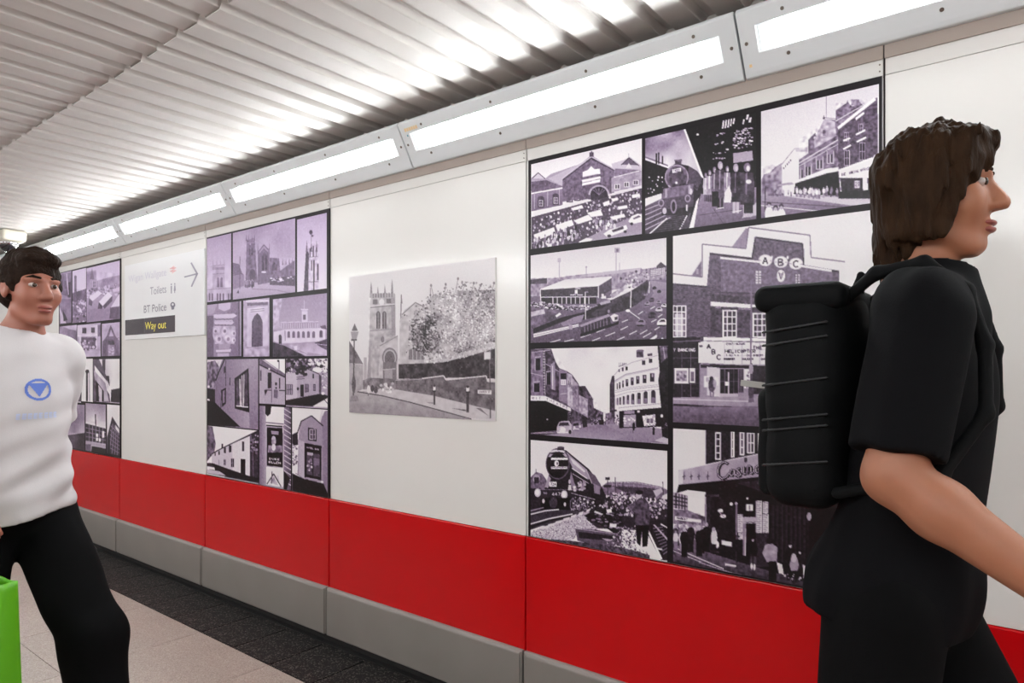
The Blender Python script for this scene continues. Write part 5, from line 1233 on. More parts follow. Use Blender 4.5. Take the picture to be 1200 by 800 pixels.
# ------------------------------------------------------------------ direction sign
def text_mesh(name, body, xl, xr, zb, cap, m, parent, y):
    """lettering fitted to a measured width and capital height on the wall"""
    cu = bpy.data.curves.new(name, 'FONT'); cu.body = body; cu.size = 1.0
    ob = bpy.data.objects.new(name + '_curve', cu); COL.objects.link(ob)
    dg = bpy.context.evaluated_depsgraph_get()
    me = bpy.data.meshes.new_from_object(ob.evaluated_get(dg))
    bpy.data.objects.remove(ob, do_unlink=True)
    co = np.empty(len(me.vertices) * 3, np.float32); me.vertices.foreach_get('co', co)
    co = co.reshape(-1, 3)
    x0, x1 = co[:, 0].min(), co[:, 0].max()
    out = np.empty_like(co)
    out[:, 0] = xl + (co[:, 0] - x0) / (x1 - x0) * (xr - xl)
    out[:, 1] = y
    out[:, 2] = zb + co[:, 1] / 0.69 * cap
    me.vertices.foreach_set('co', out.ravel()); me.update()
    me.materials.clear(); me.materials.append(m)
    o = bpy.data.objects.new(name, me)
    return link(o, parent)

sign = empty('direction_sign', (0, 0, 0))
tag(sign, 'white wall sign reading Wigan Wallgate, Toilets, BT Police, with a black Way out strip', 'sign')
SY = WALL - 0.0125
def SW(px, py): return on_wall(px, py, SY)
sx0, sx1 = SW(146, 400)[0], SW(239.2, 392)[0]
sz0, sz1 = SW(239.2, 392.3)[1], SW(239.2, 291)[1]
M['signwhite'] = mat('sign_acrylic', srgb(231, 231, 233), 0.14)
M['ink_grey'] = mat('sign_ink', srgb(112, 108, 124), 0.3)
M['ink_pale'] = mat('sign_ink_glare', srgb(196, 192, 206), 0.3)  # dark ink washed out by glare, put into its colour
M['ink_mid'] = mat('sign_ink_part_glare', srgb(148, 145, 160), 0.3)  # weaker glare painted into this ink
M['ink_red'] = mat('sign_ink_red', srgb(240, 176, 178), 0.3)  # red paled by glare in the colour
M['ink_bar'] = mat('sign_black_strip', srgb(66, 58, 66), 0.25)  # black lifted to grey by painted glare
M['ink_yel'] = mat('sign_ink_yellow', srgb(240, 226, 70), 0.35)
mk_box('sign_board', (sx0, SY, sz0), (sx1, WALL - 0.0005, sz1), M['signwhite'], sign, 0.001)
TY = SY - 0.0006
def fit(name, body, pxl, pxr, base, caph, m, y=TY):
    xl, _ = SW(pxl, base); xr, zb = SW(pxr, base); _, zt = SW(pxr, base - caph)
    return text_mesh(name, body, xl, xr, zb, zt - zb, m, sign, y)
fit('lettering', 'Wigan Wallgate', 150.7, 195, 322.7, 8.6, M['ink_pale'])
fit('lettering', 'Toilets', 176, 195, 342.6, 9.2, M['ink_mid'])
fit('lettering', 'BT Police', 168.7, 195, 363.6, 9.0, M['ink_grey'])
bx0, bx1 = SW(146.9, 380)[0], SW(205.2, 380)[0]; bz0, bz1 = SW(205.2, 388.7)[1], SW(205.2, 369)[1]
mk_box('strip', (bx0, SY - 0.0010, bz0), (bx1, SY + 0.0005, bz1), M['ink_bar'], sign)
fit('lettering', 'Way out', 170.3, 195, 384.2, 9.2, M['ink_yel'], SY - 0.0014)
def flat(name, polys, m, y=TY):
    vs, fs = [], []
    for pl in polys:
        b = len(vs)
        for (px, py) in pl:
            X, Z = SW(px, py); vs.append((X, y, Z))
        fs.append(tuple(range(b, b + len(pl))))
    return mk(name, vs, fs, m, sign)
def ring(cx, cy, rx, ry, a0=0, a1=360, n=16):
    return [(cx + rx * math.cos(math.radians(a0 + (a1 - a0) * i / n)), cy + ry * math.sin(math.radians(a0 + (a1 - a0) * i / n))) for i in range(n if a1 - a0 == 360 else n + 1)]
def bar(ax, ay, bx, by, w):
    d = math.hypot(bx - ax, by - ay); nx, ny = -(by - ay) / d * w / 2, (bx - ax) / d * w / 2
    return [(ax + nx, ay + ny), (bx + nx, by + ny), (bx - nx, by - ny), (ax - nx, ay - ny)]
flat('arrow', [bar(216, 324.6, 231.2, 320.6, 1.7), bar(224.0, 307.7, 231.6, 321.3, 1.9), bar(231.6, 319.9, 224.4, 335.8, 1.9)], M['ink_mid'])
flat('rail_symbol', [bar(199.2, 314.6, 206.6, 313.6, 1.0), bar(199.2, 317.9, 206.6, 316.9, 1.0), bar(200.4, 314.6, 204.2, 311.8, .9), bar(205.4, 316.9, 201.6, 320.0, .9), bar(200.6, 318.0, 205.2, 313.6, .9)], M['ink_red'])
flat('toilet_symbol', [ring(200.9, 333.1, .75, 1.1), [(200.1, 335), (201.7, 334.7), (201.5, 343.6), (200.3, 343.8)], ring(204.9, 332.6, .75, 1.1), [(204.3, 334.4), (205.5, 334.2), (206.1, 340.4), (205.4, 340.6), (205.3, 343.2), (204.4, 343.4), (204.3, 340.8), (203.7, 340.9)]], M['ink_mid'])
flat('police_symbol', [ring(202.6, 357.4, 2.9, 3.6, 150, 390), [(200.6, 358.9), (204.6, 358.4), (204.1, 362.4), (201.1, 362.8)]], M['ink_grey'])
flat('badge_eye', [ring(202.6, 356.6, 1.2, 1.4)], M['signwhite'], TY - 0.0004)

# orange sticker and blue dot on the second light fitting
M['sticker'] = mat('orange_sticker', srgb(238, 205, 150), 0.5)
M['dot'] = mat('teal_dot', srgb(60, 150, 165), 0.5)
def on_fit(fx, pts, m, name, parent, lift=0.0006):
    n_ = None
    vs = [FP(s_, q_ * FH, lift) for s_, q_ in pts]
    o = mk(name, vs, [tuple(range(len(vs)))], m)
    o.parent = parent
    return o
fits = [o for o in bpy.data.objects if o.name.startswith('light_fitting') and o.parent is None]
for o in fits:
    if o.get('label', '').startswith('long fluorescent'):
        for a in range(6):
            on_fit(0, [(0.030 + .013 * a, .13), (0.040 + .013 * a, .13), (0.040 + .013 * a, .21), (0.030 + .013 * a, .21)], M['sticker'], 'sticker', o)
        on_fit(0, [(0.034, .285), (0.040, .285), (0.040, .33), (0.034, .33)], M['dot'], 'indicator', o)
    if o.get('label', '').startswith('white fluorescent wall light above the right'):
        on_fit(0, [(0.018, .86), (0.026, .86), (0.026, .91), (0.018, .91)], M['sticker'], 'sticker', o)

# ------------------------------------------------------------------ ceiling camera at the far end
cc = empty('dome_camera', (-6.42, 1.72, CEIL))
tag(cc, 'cream ceiling-mounted camera box with a dark dome at the far left', 'camera')
M['cream'] = mat('cream_plastic', srgb(206, 200, 184), 0.45)
M['dome'] = mat('dark_glass', srgb(30, 28, 30), 0.08, coat=0.6)
M['chrome'] = mat('chrome', srgb(200, 200, 205), 0.15, metal=1.0)
o = from_bm('housing', bm_box(0.34, 0.16, 0.085, 0.018, 3, (0, 0, -0.045)), M['cream'], cc)
bm = bmesh.new(); bmesh.ops.create_cone(bm, cap_ends=True, segments=28, radius1=0.066, radius2=0.072, depth=0.022, matrix=Matrix.Translation((0.03, -0.01, -0.096)))
from_bm('collar', bm, M['chrome'], cc, True)
bm = bmesh.new(); bmesh.ops.create_uvsphere(bm, u_segments=28, v_segments=14, radius=0.058, matrix=Matrix.Translation((0.03, -0.01, -0.104)))
bmesh.ops.delete(bm, geom=[v for v in bm.verts if v.co.z > -0.10], context='VERTS')
from_bm('dome', bm, M['dome'], cc, True)
# ------------------------------------------------------------------ people: smooth blended volumes meshed as one skin
def _smin(a, b, k):
    h = np.clip(0.5 + 0.5 * (b - a) / k, 0, 1)
    return b * (1 - h) + a * h - k * h * (1 - h)
def _smax(a, b, k):
    return -_smin(-a, -b, k)

def blob(name, prims, res, m, parent, post=None, relax=1, pad=0.03):
    """prims: ('c',a,b,ra,rb,k) tapered limb, ('f',a,b,ra,rb,k) same with flat far end, ('e',c,r,k) ellipsoid,
       ('b',c,half,round,k) rounded box; a leading '-' carves"""
    lo = np.full(3, 1e9); hi = np.full(3, -1e9); boxes = []
    for q in prims:
        t = q[0].lstrip('-')
        if t in 'cf':
            a, b = np.array(q[1]), np.array(q[2]); r = max(q[3], q[4])
            l_, h_ = np.minimum(a, b) - r, np.maximum(a, b) + r
        elif t == 'e':
            l_, h_ = np.array(q[1]) - np.array(q[2]), np.array(q[1]) + np.array(q[2])
        else:
            l_, h_ = np.array(q[1]) - np.array(q[2]), np.array(q[1]) + np.array(q[2])
        boxes.append((l_, h_))
        if q[0][0] != '-':
            lo = np.minimum(lo, l_); hi = np.maximum(hi, h_)
    lo -= pad; hi += pad
    n = np.ceil((hi - lo) / res).astype(int) + 1
    ax = [(lo[i] + np.arange(n[i]) * res).astype(np.float32) for i in range(3)]
    F = np.full(tuple(n), 0.2, np.float32)
    for q, (l_, h_) in zip(prims, boxes):
        neg = q[0][0] == '-'; t = q[0].lstrip('-'); k = q[-1]
        mg = k + 4 * res + (0.02 if not neg else 0.01)
        i0 = np.maximum(0, ((l_ - mg - lo) / res).astype(int)); i1 = np.minimum(n, ((h_ + mg - lo) / res).astype(int) + 2)
        if np.any(i1 <= i0): continue
        sl = tuple(slice(i0[i], i1[i]) for i in range(3))
        X = ax[0][sl[0]][:, None, None]; Y = ax[1][sl[1]][None, :, None]; Z = ax[2][sl[2]][None, None, :]
        if t in 'cf':
            a, b = np.array(q[1], float), np.array(q[2], float); d = b - a; L2 = float(d @ d)
            h0 = ((X - a[0]) * d[0] + (Y - a[1]) * d[1] + (Z - a[2]) * d[2]) / L2
            h = np.clip(h0, 0, 1)
            D = np.sqrt((X - a[0] - d[0] * h) ** 2 + (Y - a[1] - d[1] * h) ** 2 + (Z - a[2] - d[2] * h) ** 2) - (q[3] + (q[4] - q[3]) * h)
            if t == 'f': D = np.maximum(D, (h0 - 1) * math.sqrt(L2))
        elif t == 'e':
            c, r = q[1], q[2]
            x, y, z = (X - c[0]), (Y - c[1]), (Z - c[2])
            k0 = np.sqrt((x / r[0]) ** 2 + (y / r[1]) ** 2 + (z / r[2]) ** 2)
            k1 = np.sqrt((x / r[0] ** 2) ** 2 + (y / r[1] ** 2) ** 2 + (z / r[2] ** 2) ** 2) + 1e-6
            D = k0 * (k0 - 1) / k1
        else:
            c, hf, rd = q[1], q[2], q[3]
            x = np.abs(X - c[0]) - hf[0] + rd; y = np.abs(Y - c[1]) - hf[1] + rd; z = np.abs(Z - c[2]) - hf[2] + rd
            D = np.sqrt(np.maximum(x, 0) ** 2 + np.maximum(y, 0) ** 2 + np.maximum(z, 0) ** 2) + np.minimum(np.maximum(np.maximum(x, y), z), 0) - rd
        F[sl] = _smax(F[sl], -D, k) if neg else _smin(F[sl], D, k)
    if post is not None:
        F = post(F, ax[0][:, None, None], ax[1][None, :, None], ax[2][None, None, :]).astype(np.float32)
    # surface nets
    S = F < 0
    c8 = [S[i:n[0] - 1 + i, j:n[1] - 1 + j, l:n[2] - 1 + l] for i in (0, 1) for j in (0, 1) for l in (0, 1)]
    cnt = sum(c.astype(np.int8) for c in c8)
    act = (cnt > 0) & (cnt < 8)
    idx = -np.ones(act.shape, np.int32); cells = np.argwhere(act)
    idx[act] = np.arange(len(cells))
    acc = np.zeros((len(cells), 3)); num = np.zeros(len(cells))
    for dx_ in range(3):
        for i in (0, 1):
            for j in (0, 1):
                o1 = [0, 0, 0]; oth = [d for d in range(3) if d != dx_]
                o1[oth[0]] = i; o1[oth[1]] = j; o2 = list(o1); o2[dx_] = 1
                A = F[cells[:, 0] + o1[0], cells[:, 1] + o1[1], cells[:, 2] + o1[2]]
                B = F[cells[:, 0] + o2[0], cells[:, 1] + o2[1], cells[:, 2] + o2[2]]
                cr = (A < 0) != (B < 0)
                t = np.where(cr, A / np.where(cr, A - B, 1), 0)
                P = np.tile(np.array(o1, float), (len(cells), 1)); P[:, dx_] = t
                acc[cr] += P[cr]; num[cr] += 1
    V = lo + (cells + acc / num[:, None]) * res
    quads = []
    for d in range(3):
        e1, e2 = [q for q in range(3) if q != d]
        sA = [slice(None)] * 3; sB = [slice(None)] * 3
        sA[d] = slice(0, n[d] - 1); sB[d] = slice(1, n[d])
        A, B = S[tuple(sA)], S[tuple(sB)]
        for flip in (0, 1):
            E = np.argwhere((A & ~B) if not flip else (~A & B))
            E = E[(E[:, e1] > 0) & (E[:, e2] > 0) & (E[:, e1] < n[e1] - 1) & (E[:, e2] < n[e2] - 1)]
            def gi(a, b):
                q = E.copy(); q[:, e1] -= a; q[:, e2] -= b
                return idx[q[:, 0], q[:, 1], q[:, 2]]
            Q = np.stack([gi(1, 1), gi(0, 1), gi(0, 0), gi(1, 0)], 1)
            if (flip == 1) != (d == 1): Q = Q[:, ::-1]
            quads.append(Q)
    Q = np.concatenate(quads); Q = Q[(Q >= 0).all(1)]
    for _ in range(relax):
        nb = np.zeros_like(V); cn = np.zeros(len(V))
        for a, b in ((0, 1), (1, 2), (2, 3), (3, 0)):
            np.add.at(nb, Q[:, a], V[Q[:, b]]); np.add.at(nb, Q[:, b], V[Q[:, a]])
            np.add.at(cn, Q[:, a], 1); np.add.at(cn, Q[:, b], 1)
        V = V * 0.5 + nb / np.maximum(cn, 1)[:, None] * 0.5
    me = bpy.data.meshes.new(name)
    me.from_pydata(V.tolist(), [], Q.tolist()); me.update(); me.shade_smooth()
    if m: me.materials.append(m)
    o = bpy.data.objects.new(name, me)
    return link(o, parent)

_wr = random.Random(3)
def folds(amp, scale, stretch=(1, 1, 1), seed=1, n=7):
    r = random.Random(seed); W = []
    for _ in range(n):
        v = [r.gauss(0, 1) * stretch[i] for i in range(3)]
        W.append((v, r.uniform(0, 6.28), r.uniform(.6, 1.4)))
    def fn(X, Y, Z):
        s_ = 0
        for v, ph, a in W:
            s_ = s_ + a * np.sin((X * v[0] + Y * v[1] + Z * v[2]) * scale + ph)
        return s_ * amp / math.sqrt(n)
    return fn

def vadd(a, b, s=1.0): return tuple(x + y * s for x, y in zip(a, b))
def hand(wrist, d, side, palm, curl, sc=1.0):
    """palm plus four jointed fingers and a thumb; d = towards the knuckles, side = towards the index finger, palm = palm normal"""
    d, side, palm = (Vector(v).normalized() for v in (d, side, palm))
    w = Vector(wrist); P = []
    kn = w + d * 0.088 * sc
    P.append(('c', tuple(w), tuple(w + d * .03 * sc), .024, .026, .015))
    for i in range(4):
        b0 = w + d * .02 * sc + side * (i - 1.5) * .012 * sc
        b1 = kn + side * (i - 1.5) * .0205 * sc - d * (0.006 * abs(i - 2))
        P.append(('c', tuple(b0), tuple(b1), .0135 * sc, .0115 * sc, .012))
        p = b1; ang = 0.0
        for Ls, cu in zip((.040, .027, .022), curl):
            Ls = Ls * (0.8, 0.97, 1.05, 0.95)[i] * sc
            ang += cu
            dr = d * math.cos(ang) + palm * math.sin(ang)
            q = p + dr * Ls
            P.append(('c', tuple(p), tuple(q), .0092 * sc, .0078 * sc, .004))
            p = q
    t0 = w + d * .022 * sc + side * .022 * sc
    t1 = t0 + (d * .55 + side * .65 + palm * .45).normalized() * .042 * sc
    t2 = t1 + (d * .85 + side * .2 + palm * .5).normalized() * .030 * sc
    t3 = t2 + (d * .9 - side * .1 + palm * .4).normalized() * .022 * sc
    P += [('c', tuple(t0), tuple(t1), .014 * sc, .011 * sc, .012), ('c', tuple(t1), tuple(t2), .0105 * sc, .0095 * sc, .004), ('c', tuple(t2), tuple(t3), .0092 * sc, .008 * sc, .004)]
    return P

SCX, SCY, SCZ = .88, .92, .96
def head(c, yaw=0.0):
    """face looks along +x (turned by yaw)"""
    ca, sa = math.cos(yaw), math.sin(yaw)
    def T(x, y, z):
        x, y, z = x * SCX, y * SCY, z * SCZ
        return (c[0] + x * ca - y * sa, c[1] + x * sa + y * ca, c[2] + z)
    P = [('e', T(-.015, 0, .035), (.098, .078, .088), .02), ('e', T(.03, 0, -.035), (.062, .058, .078), .03),
         ('e', T(.066, 0, -.098), (.022, .026, .018), .022), ('c', T(.0, .05, -.07), T(.06, .02, -.102), .014, .013, .016), ('c', T(.0, -.05, -.07), T(.06, -.02, -.102), .014, .013, .016),
         ('e', T(.058, .04, -.022), (.03, .026, .03), .02), ('e', T(.058, -.04, -.022), (.03, .026, .03), .02),
         ('c', T(.086, 0, .02), T(.112, 0, -.026), .008, .0135, .012), ('e', T(.1, .0125, -.03), (.011, .0085, .009), .006), ('e', T(.1, -.0125, -.03), (.011, .0085, .009), .006),
         ('c', T(.088, .016, .030), T(.068, .052, .028), .009, .008, .012), ('c', T(.088, -.016, .030), T(.068, -.052, .028), .009, .008, .012),
         ('-e', T(.1, .032, .011), (.020, .017, .010), .010), ('-e', T(.1, -.032, .011), (.020, .017, .010), .010),
         ('e', T(.088, 0, -.0605), (.013, .024, .0065), .006), ('e', T(.086, 0, -.0725), (.0135, .020, .0075), .006), ('-e', T(.101, 0, -.0665), (.007, .026, .0022), .003),
         ('e', T(-.006, .079, .0), (.021, .009, .032), .006), ('e', T(-.006, -.079, .0), (.021, .009, .032), .006), ('-e', T(.0, .09, .004), (.011, .008, .018), .005), ('-e', T(.0, -.09, .004), (.011, .008, .018), .005),
         ('c', T(-.028, 0, -.06), T(-.045, 0, -.19), .047, .051, .02)]
    out = []
    for q in P:
        q = list(q)
        if q[0].lstrip('-') == 'e': q[2] = (q[2][0] * SCX, q[2][1] * SCY, q[2][2] * SCZ)
        out.append(tuple(q))
    return out, T

def face_bits(T, person, hairm):
    for s_ in (1, -1):
        e = blob('eye', [('e', T(.0760, .032 * s_, .010), (.0120, .0125, .0078), .001)], .0016, M['eyewhite'], person)
        i = blob('iris', [('e', T(.0872, .032 * s_, .0098), (.0042, .0066, .0066), .001)], .001, M['iris'], None, pad=.004)
        i.parent = e
        blob('eyebrow', [('c', T(.0945, .018 * s_, .033), T(.086, .036 * s_, .038), .0042, .004, .003), ('c', T(.086, .036 * s_, .038), T(.07, .053 * s_, .033), .004, .0025, .003)], .0016, hairm, person, pad=.008)
    blob('lips', [('e', T(.0895, 0, -.0608), (.0128, .0225, .0062), .002), ('e', T(.0878, 0, -.0722), (.0132, .0185, .0070), .002), ('-e', T(.103, 0, -.0665), (.007, .026, .0018), .002)], .0015, M['lips'], person, pad=.006)

def shoe(parent, heel, toe, ankle, m):
    h, t = Vector(heel), Vector(toe)
    mid = h.lerp(t, .55)
    P = [('c', tuple(h), tuple(mid), .040, .043, .02), ('c', tuple(mid), tuple(t), .045, .036, .02),
         ('c', tuple(h.lerp(t, .1) + Vector((0, 0, .03))), ankle, .042, .044, .02), ('c', tuple(h.lerp(t, .25) + Vector((0, 0, .04))), tuple(h.lerp(t, .6) + Vector((0, 0, .012))), .036, .036, .03)]
    o = blob('shoe', P, .005, m, parent, post=lambda F, X, Y, Z: np.maximum(F, 0.001 - Z + 0 * X + 0 * Y))
    return o

M['skin_a'] = mat('skin', srgb(152, 98, 71), 0.55, var=0.06, vscale=18, sss=0.15)
M['skin_b'] = mat('skin_ruddy', srgb(150, 94, 76), 0.55, var=0.08, vscale=16, sss=0.15)
M['lips'] = mat('lips', srgb(136, 70, 62), 0.4)
M['eyewhite'] = mat('eye_white', srgb(176, 168, 162), 0.3)
M['iris'] = mat('iris', srgb(52, 38, 28), 0.15)
M['hair_brown'] = mat('brown_hair', srgb(44, 28, 15), 0.7, spec=.1, var=0.35, vscale=60, stretch=(1, 1, .25), bump=.5, bscale=120)
M['hair_dark'] = mat('dark_brown_hair', srgb(36, 24, 17), 0.7, spec=.1, var=0.35, vscale=70, bump=.5, bscale=140)
M['tee_white'] = mat('white_cotton', srgb(198, 194, 195), 0.85, bump=.08, bscale=400, spec=.2)
M['tee_black'] = mat('black_cotton', srgb(13, 13, 15), 0.9, bump=.08, bscale=400, spec=.08)
M['trs_black'] = mat('black_trousers', srgb(10, 10, 11), 0.9, bump=.08, bscale=350, spec=.08)
M['shoe_black'] = mat('black_shoe', srgb(20, 19, 19), 0.5)
M['pack'] = mat('black_nylon', srgb(11, 12, 13), 0.75, bump=.12, bscale=500, spec=.12)
M['piping'] = mat('grey_piping', srgb(24, 25, 27), 0.6)
M['tab'] = mat('pale_webbing', srgb(150, 148, 144), 0.6)
M['green'] = mat('green_plastic', srgb(88, 166, 14), 0.45, var=.06, vscale=9, bump=.25, bscale=22)
M['logo'] = mat('blue_print', srgb(92, 118, 196), 0.7)
M['logo_pale'] = mat('pale_blue_print', srgb(186, 196, 224), 0.7)

def leg_prims(hip, knee, ankle, r=(.085, .06, .04, .055)):
    mid = vadd(knee, tuple((b - a) for a, b in zip(knee, ankle)), .32)
    return [('c', hip, knee, r[0], r[1], .03), ('c', knee, mid, r[1], r[3], .03), ('c', mid, ankle, r[3], r[2], .03)]
def arm_prims(sh, el, wr, k=1.0):
    m = vadd(el, tuple(b - a for a, b in zip(el, wr)), .28)
    return [('c', sh, el, .052 * k, .040 * k, .025), ('c', el, m, .041 * k, .043 * k, .02), ('c', m, wr, .043 * k, .027 * k, .02)]

# ---- walker with backpack, in profile, going right
WR = empty('person', (-0.230, 1.45, 0.0), 0.0)
tag(WR, 'person in black t-shirt and trousers walking right in profile, brown hair, wearing a backpack', 'person')
HP, HT = head((.064, 0, 1.634))
sh, el, wr = (.068, -.18, 1.415), (.032, -.225, 1.150), (.258, -.205, .985)
sh2, el2, wr2 = (.068, .18, 1.415), (-.08, .245, 1.165), (-.02, .262, .915)
kR, aR, kL, aL = (-.05, -.09, .485), (-.30, -.10, .19), (.20, .09, .50), (.27, .09, .10)
body = HP + [('e', (.045, 0, 1.27), (.088, .15, .2), .05), ('e', (.02, 0, 1.06), (.09, .135, .18), .05), ('e', (0, 0, .92), (.1, .155, .12), .05),
             ('c', (.058, -.135, 1.43), (.058, .135, 1.43), .052, .052, .05), ('c', (.05, 0, 1.44), (.042, 0, 1.50), .062, .05, .03)]
body += arm_prims(sh, el, wr, 1.06) + arm_prims(sh2, el2, wr2)
body += hand(wr, (.82, .02, -.56), (.5, 0, .85), (-.1, 1, -.05), (.35, .5, .4)) + hand(wr2, (.25, .02, -.97), (.9, 0, .3), (.1, -1, 0), (.35, .5, .4))
body += leg_prims((0, -.09, .9), kR, aR) + leg_prims((0, .09, .9), kL, aL)
blob('body', body, .0055, M['skin_a'], WR)
fd = folds(.0035, 34, (1, 1, .6), 5)
shirt = [('e', (.048, 0, 1.27), (.106, .175, .235), .05), ('e', (.022, 0, 1.05), (.112, .165, .22), .06), ('e', (-.006, 0, .92), (.138, .18, .15), .05),
         ('e', (-.07, 0, .89), (.085, .15, .09), .05), ('c', (.058, -.135, 1.425), (.058, .135, 1.425), .070, .070, .05), ('c', (.056, 0, 1.43), (.062, 0, 1.50), .082, .068, .03),
         ('f', (.068, -.175, 1.405), (.037, -.225, 1.185), .070, .068, .03), ('f', (.068, .175, 1.405), (-.055, .238, 1.21), .070, .068, .03),
         ('-e', (.080, 0, 1.545), (.080, .072, .05), .008)]
def cut_r(F, X, Y, Z):
    return np.maximum(F + fd(X, Y, Z), (0.862 - .10 * X + .006 * np.sin(30 * Y)) - Z)
blob('t_shirt', shirt, .0065, M['tee_black'], WR, cut_r)
ft = folds(.0035, 30, (1, 1, .7), 9)
trs = [('e', (-.005, 0, .93), (.118, .172, .13), .04), ('c', (0, -.09, .9), kR, .104, .082, .03), ('f', kR, (-.29, -.10, .21), .082, .066, .03), ('c', (0, .09, .9), kL, .104, .082, .03), ('f', kL, (.267, .09, .075), .082, .068, .03)]
blob('trousers', trs, .0075, M['trs_black'], WR, lambda F, X, Y, Z: F + ft(X, Y, Z))
shoe(WR, (-.36, -.10, .135), (-.21, -.10, .042), (-.30, -.10, .20), M['shoe_black'])
shoe(WR, (.23, .09, .045), (.43, .10, .038), (.265, .09, .12), M['shoe_black'])
hf0 = folds(.006, 95, (1, 1, .35), 21, 9); hf1 = folds(.0035, 260, (1, 1, .22), 23, 9)
hf = lambda X, Y, Z: hf0(X, Y, Z) + hf1(X, Y, Z)
hair = [('e', HT(-.014, 0, .037), (.094, .086, .098), .02), ('e', HT(-.047, 0, -.045), (.056, .080, .092), .03), ('e', HT(-.005, .074, -.02), (.052, .024, .075), .02), ('e', HT(-.005, -.074, -.02), (.052, .024, .075), .02),
        ('e', HT(.055, 0, .088), (.050, .066, .032), .02), ('e', HT(.062, -.05, .055), (.028, .022, .04), .015), ('e', HT(.062, .05, .055), (.028, .022, .04), .015), ('e', HT(-.066, 0, -.12), (.036, .062, .045), .02),
        ('-e', HT(.122, 0, -.035), (.068, .070, .094), .012)]
blob('hair', hair, .0028, M['hair_brown'], WR, lambda F, X, Y, Z: F + hf(X, Y, Z))
face_bits(HT, WR, M['hair_brown'])

# the backpack he wears
BP = empty('backpack', (-0.200, 1.45, 0.0))
tag(BP, 'black nylon backpack worn by the walker in black', 'backpack')
pf = folds(.002, 40, (1, 1, 1), 4)
blob('body', [('b', (-.165, 0, 1.265), (.072, .148, .205), .05, .02), ('e', (-.12, 0, 1.30), (.05, .12, .18), .03)], .006, M['pack'], BP, lambda F, X, Y, Z: F + pf(X, Y, Z))
blob('front_pocket', [('b', (-.232, 0, 1.18), (.022, .118, .105), .02, .01)], .005, M['pack'], BP, lambda F, X, Y, Z: F + pf(X, Y, Z) * .6)
blob('top_flap', [('b', (-.17, 0, 1.455), (.082, .145, .026), .022, .01)], .005, M['pack'], BP)
for z in (1.40, 1.375, 1.30, 1.235, 1.215, 1.15):
    blob('piping', [('c', (-.228, -.1495, z - .01), (-.115, -.1495, z + .006), .0026, .0026, .002)], .0022, M['piping'], BP, pad=.008)
for s_ in (-1, 1):
    pts = [(-.11, .085 * s_, 1.44), (-.045, .10 * s_, 1.492), (.03, .112 * s_, 1.502), (.09, .12 * s_, 1.45), (.116, .125 * s_, 1.36), (.118, .14 * s_, 1.25), (.06, .165 * s_, 1.15), (-.1, .14 * s_, 1.10)]
    blob('strap', [('c', a, b, .011, .011, .012) for a, b in zip(pts[:-1], pts[1:])], .005, M['pack'], BP)
blob('carry_loop', [('c', (-.10, -.03, 1.46), (-.085, -.025, 1.50), .006, .006, .004), ('c', (-.085, -.025, 1.50), (-.085, .025, 1.50), .006, .006, .004), ('c', (-.085, .025, 1.50), (-.10, .03, 1.46), .006, .006, .004)], .003, M['pack'], BP, pad=.012)
o = from_bm('pull_tab', bm_box(.045, .003, .012, .001), M['tab'], BP); o.location = (-.252, -.135, 1.292); o.rotation_euler = (0, .12, .5)

# ---- man in white t-shirt coming from the far left
WL = empty('person', (-2.605, 0.700, 0.0), math.radians(17))
tag(WL, 'person in white t-shirt with blue chest print and black trousers, short dark hair, striding in', 'person')
HP, HT = head((.075, .02, 1.572), math.radians(-6))
sh, el, wr = (.02, -.17, 1.365), (.075, -.255, 1.115), (.235, -.262, .945)
sh2, el2, wr2 = (.02, .165, 1.365), (-.10, .205, 1.115), (-.085, .225, .865)
kL, aL, kR, aR = (.285, .075, .475), (.345, .075, .11), (-.03, -.09, .465), (-.27, -.10, .19)
body = HP + [('e', (.02, 0, 1.22), (.092, .145, .2), .05), ('e', (.01, 0, 1.02), (.092, .135, .18), .05), ('e', (0, 0, .88), (.1, .15, .12), .05),
             ('c', (.015, -.13, 1.38), (.015, .13, 1.38), .055, .055, .05), ('c', (.02, 0, 1.39), (.04, .01, 1.44), .062, .05, .03)]
body += arm_prims(sh, el, wr) + arm_prims(sh2, el2, wr2)
body += hand(wr, (.35, -.02, -.94), (.94, 0, .3), (.05, 1, -.05), (1.0, 1.25, .9)) + hand(wr2, (.12, .05, -.99), (.95, 0, .1), (.1, -1, 0), (.35, .5, .4))
body += leg_prims((0, -.09, .86), kR, aR) + leg_prims((0, .09, .86), kL, aL)
blob('body', body, .0055, M['skin_b'], WL)
fd2 = folds(.005, 30, (.8, .8, 1.1), 15)
shirt = [('e', (.022, 0, 1.22), (.118, .174, .235), .05), ('e', (.008, 0, 1.02), (.128, .172, .22), .06), ('e', (0, 0, .90), (.145, .184, .15), .05),
         ('c', (.015, -.13, 1.372), (.015, .13, 1.372), .072, .072, .05), ('c', (.018, 0, 1.38), (.026, 0, 1.445), .09, .072, .03),
         ('f', (.02, -.165, 1.355), (.06, -.235, 1.165), .072, .070, .03), ('f', (.02, .16, 1.355), (-.078, .198, 1.165), .070, .066, .03),
         ('-e', (.048, 0, 1.488), (.088, .076, .052), .008)]
tee = blob('t_shirt', shirt, .0062, M['tee_white'], WL, lambda F, X, Y, Z: np.maximum(F + fd2(X, Y, Z) * np.clip((1.42 - Z) * 3.4, .2, 1.7), (.855 + .012 * np.sin(14 * Y) + .03 * X) - Z))
trs = [('e', (0, 0, .89), (.122, .172, .13), .04), ('c', (0, -.09, .86), kR, .102, .085, .03), ('f', kR, (-.26, -.10, .21), .085, .072, .03), ('c', (0, .09, .86), kL, .106, .090, .03), ('f', kL, (.342, .075, .08), .092, .082, .03)]
blob('trousers', trs, .0075, M['trs_black'], WL, lambda F, X, Y, Z: F + ft(X, Y, Z))
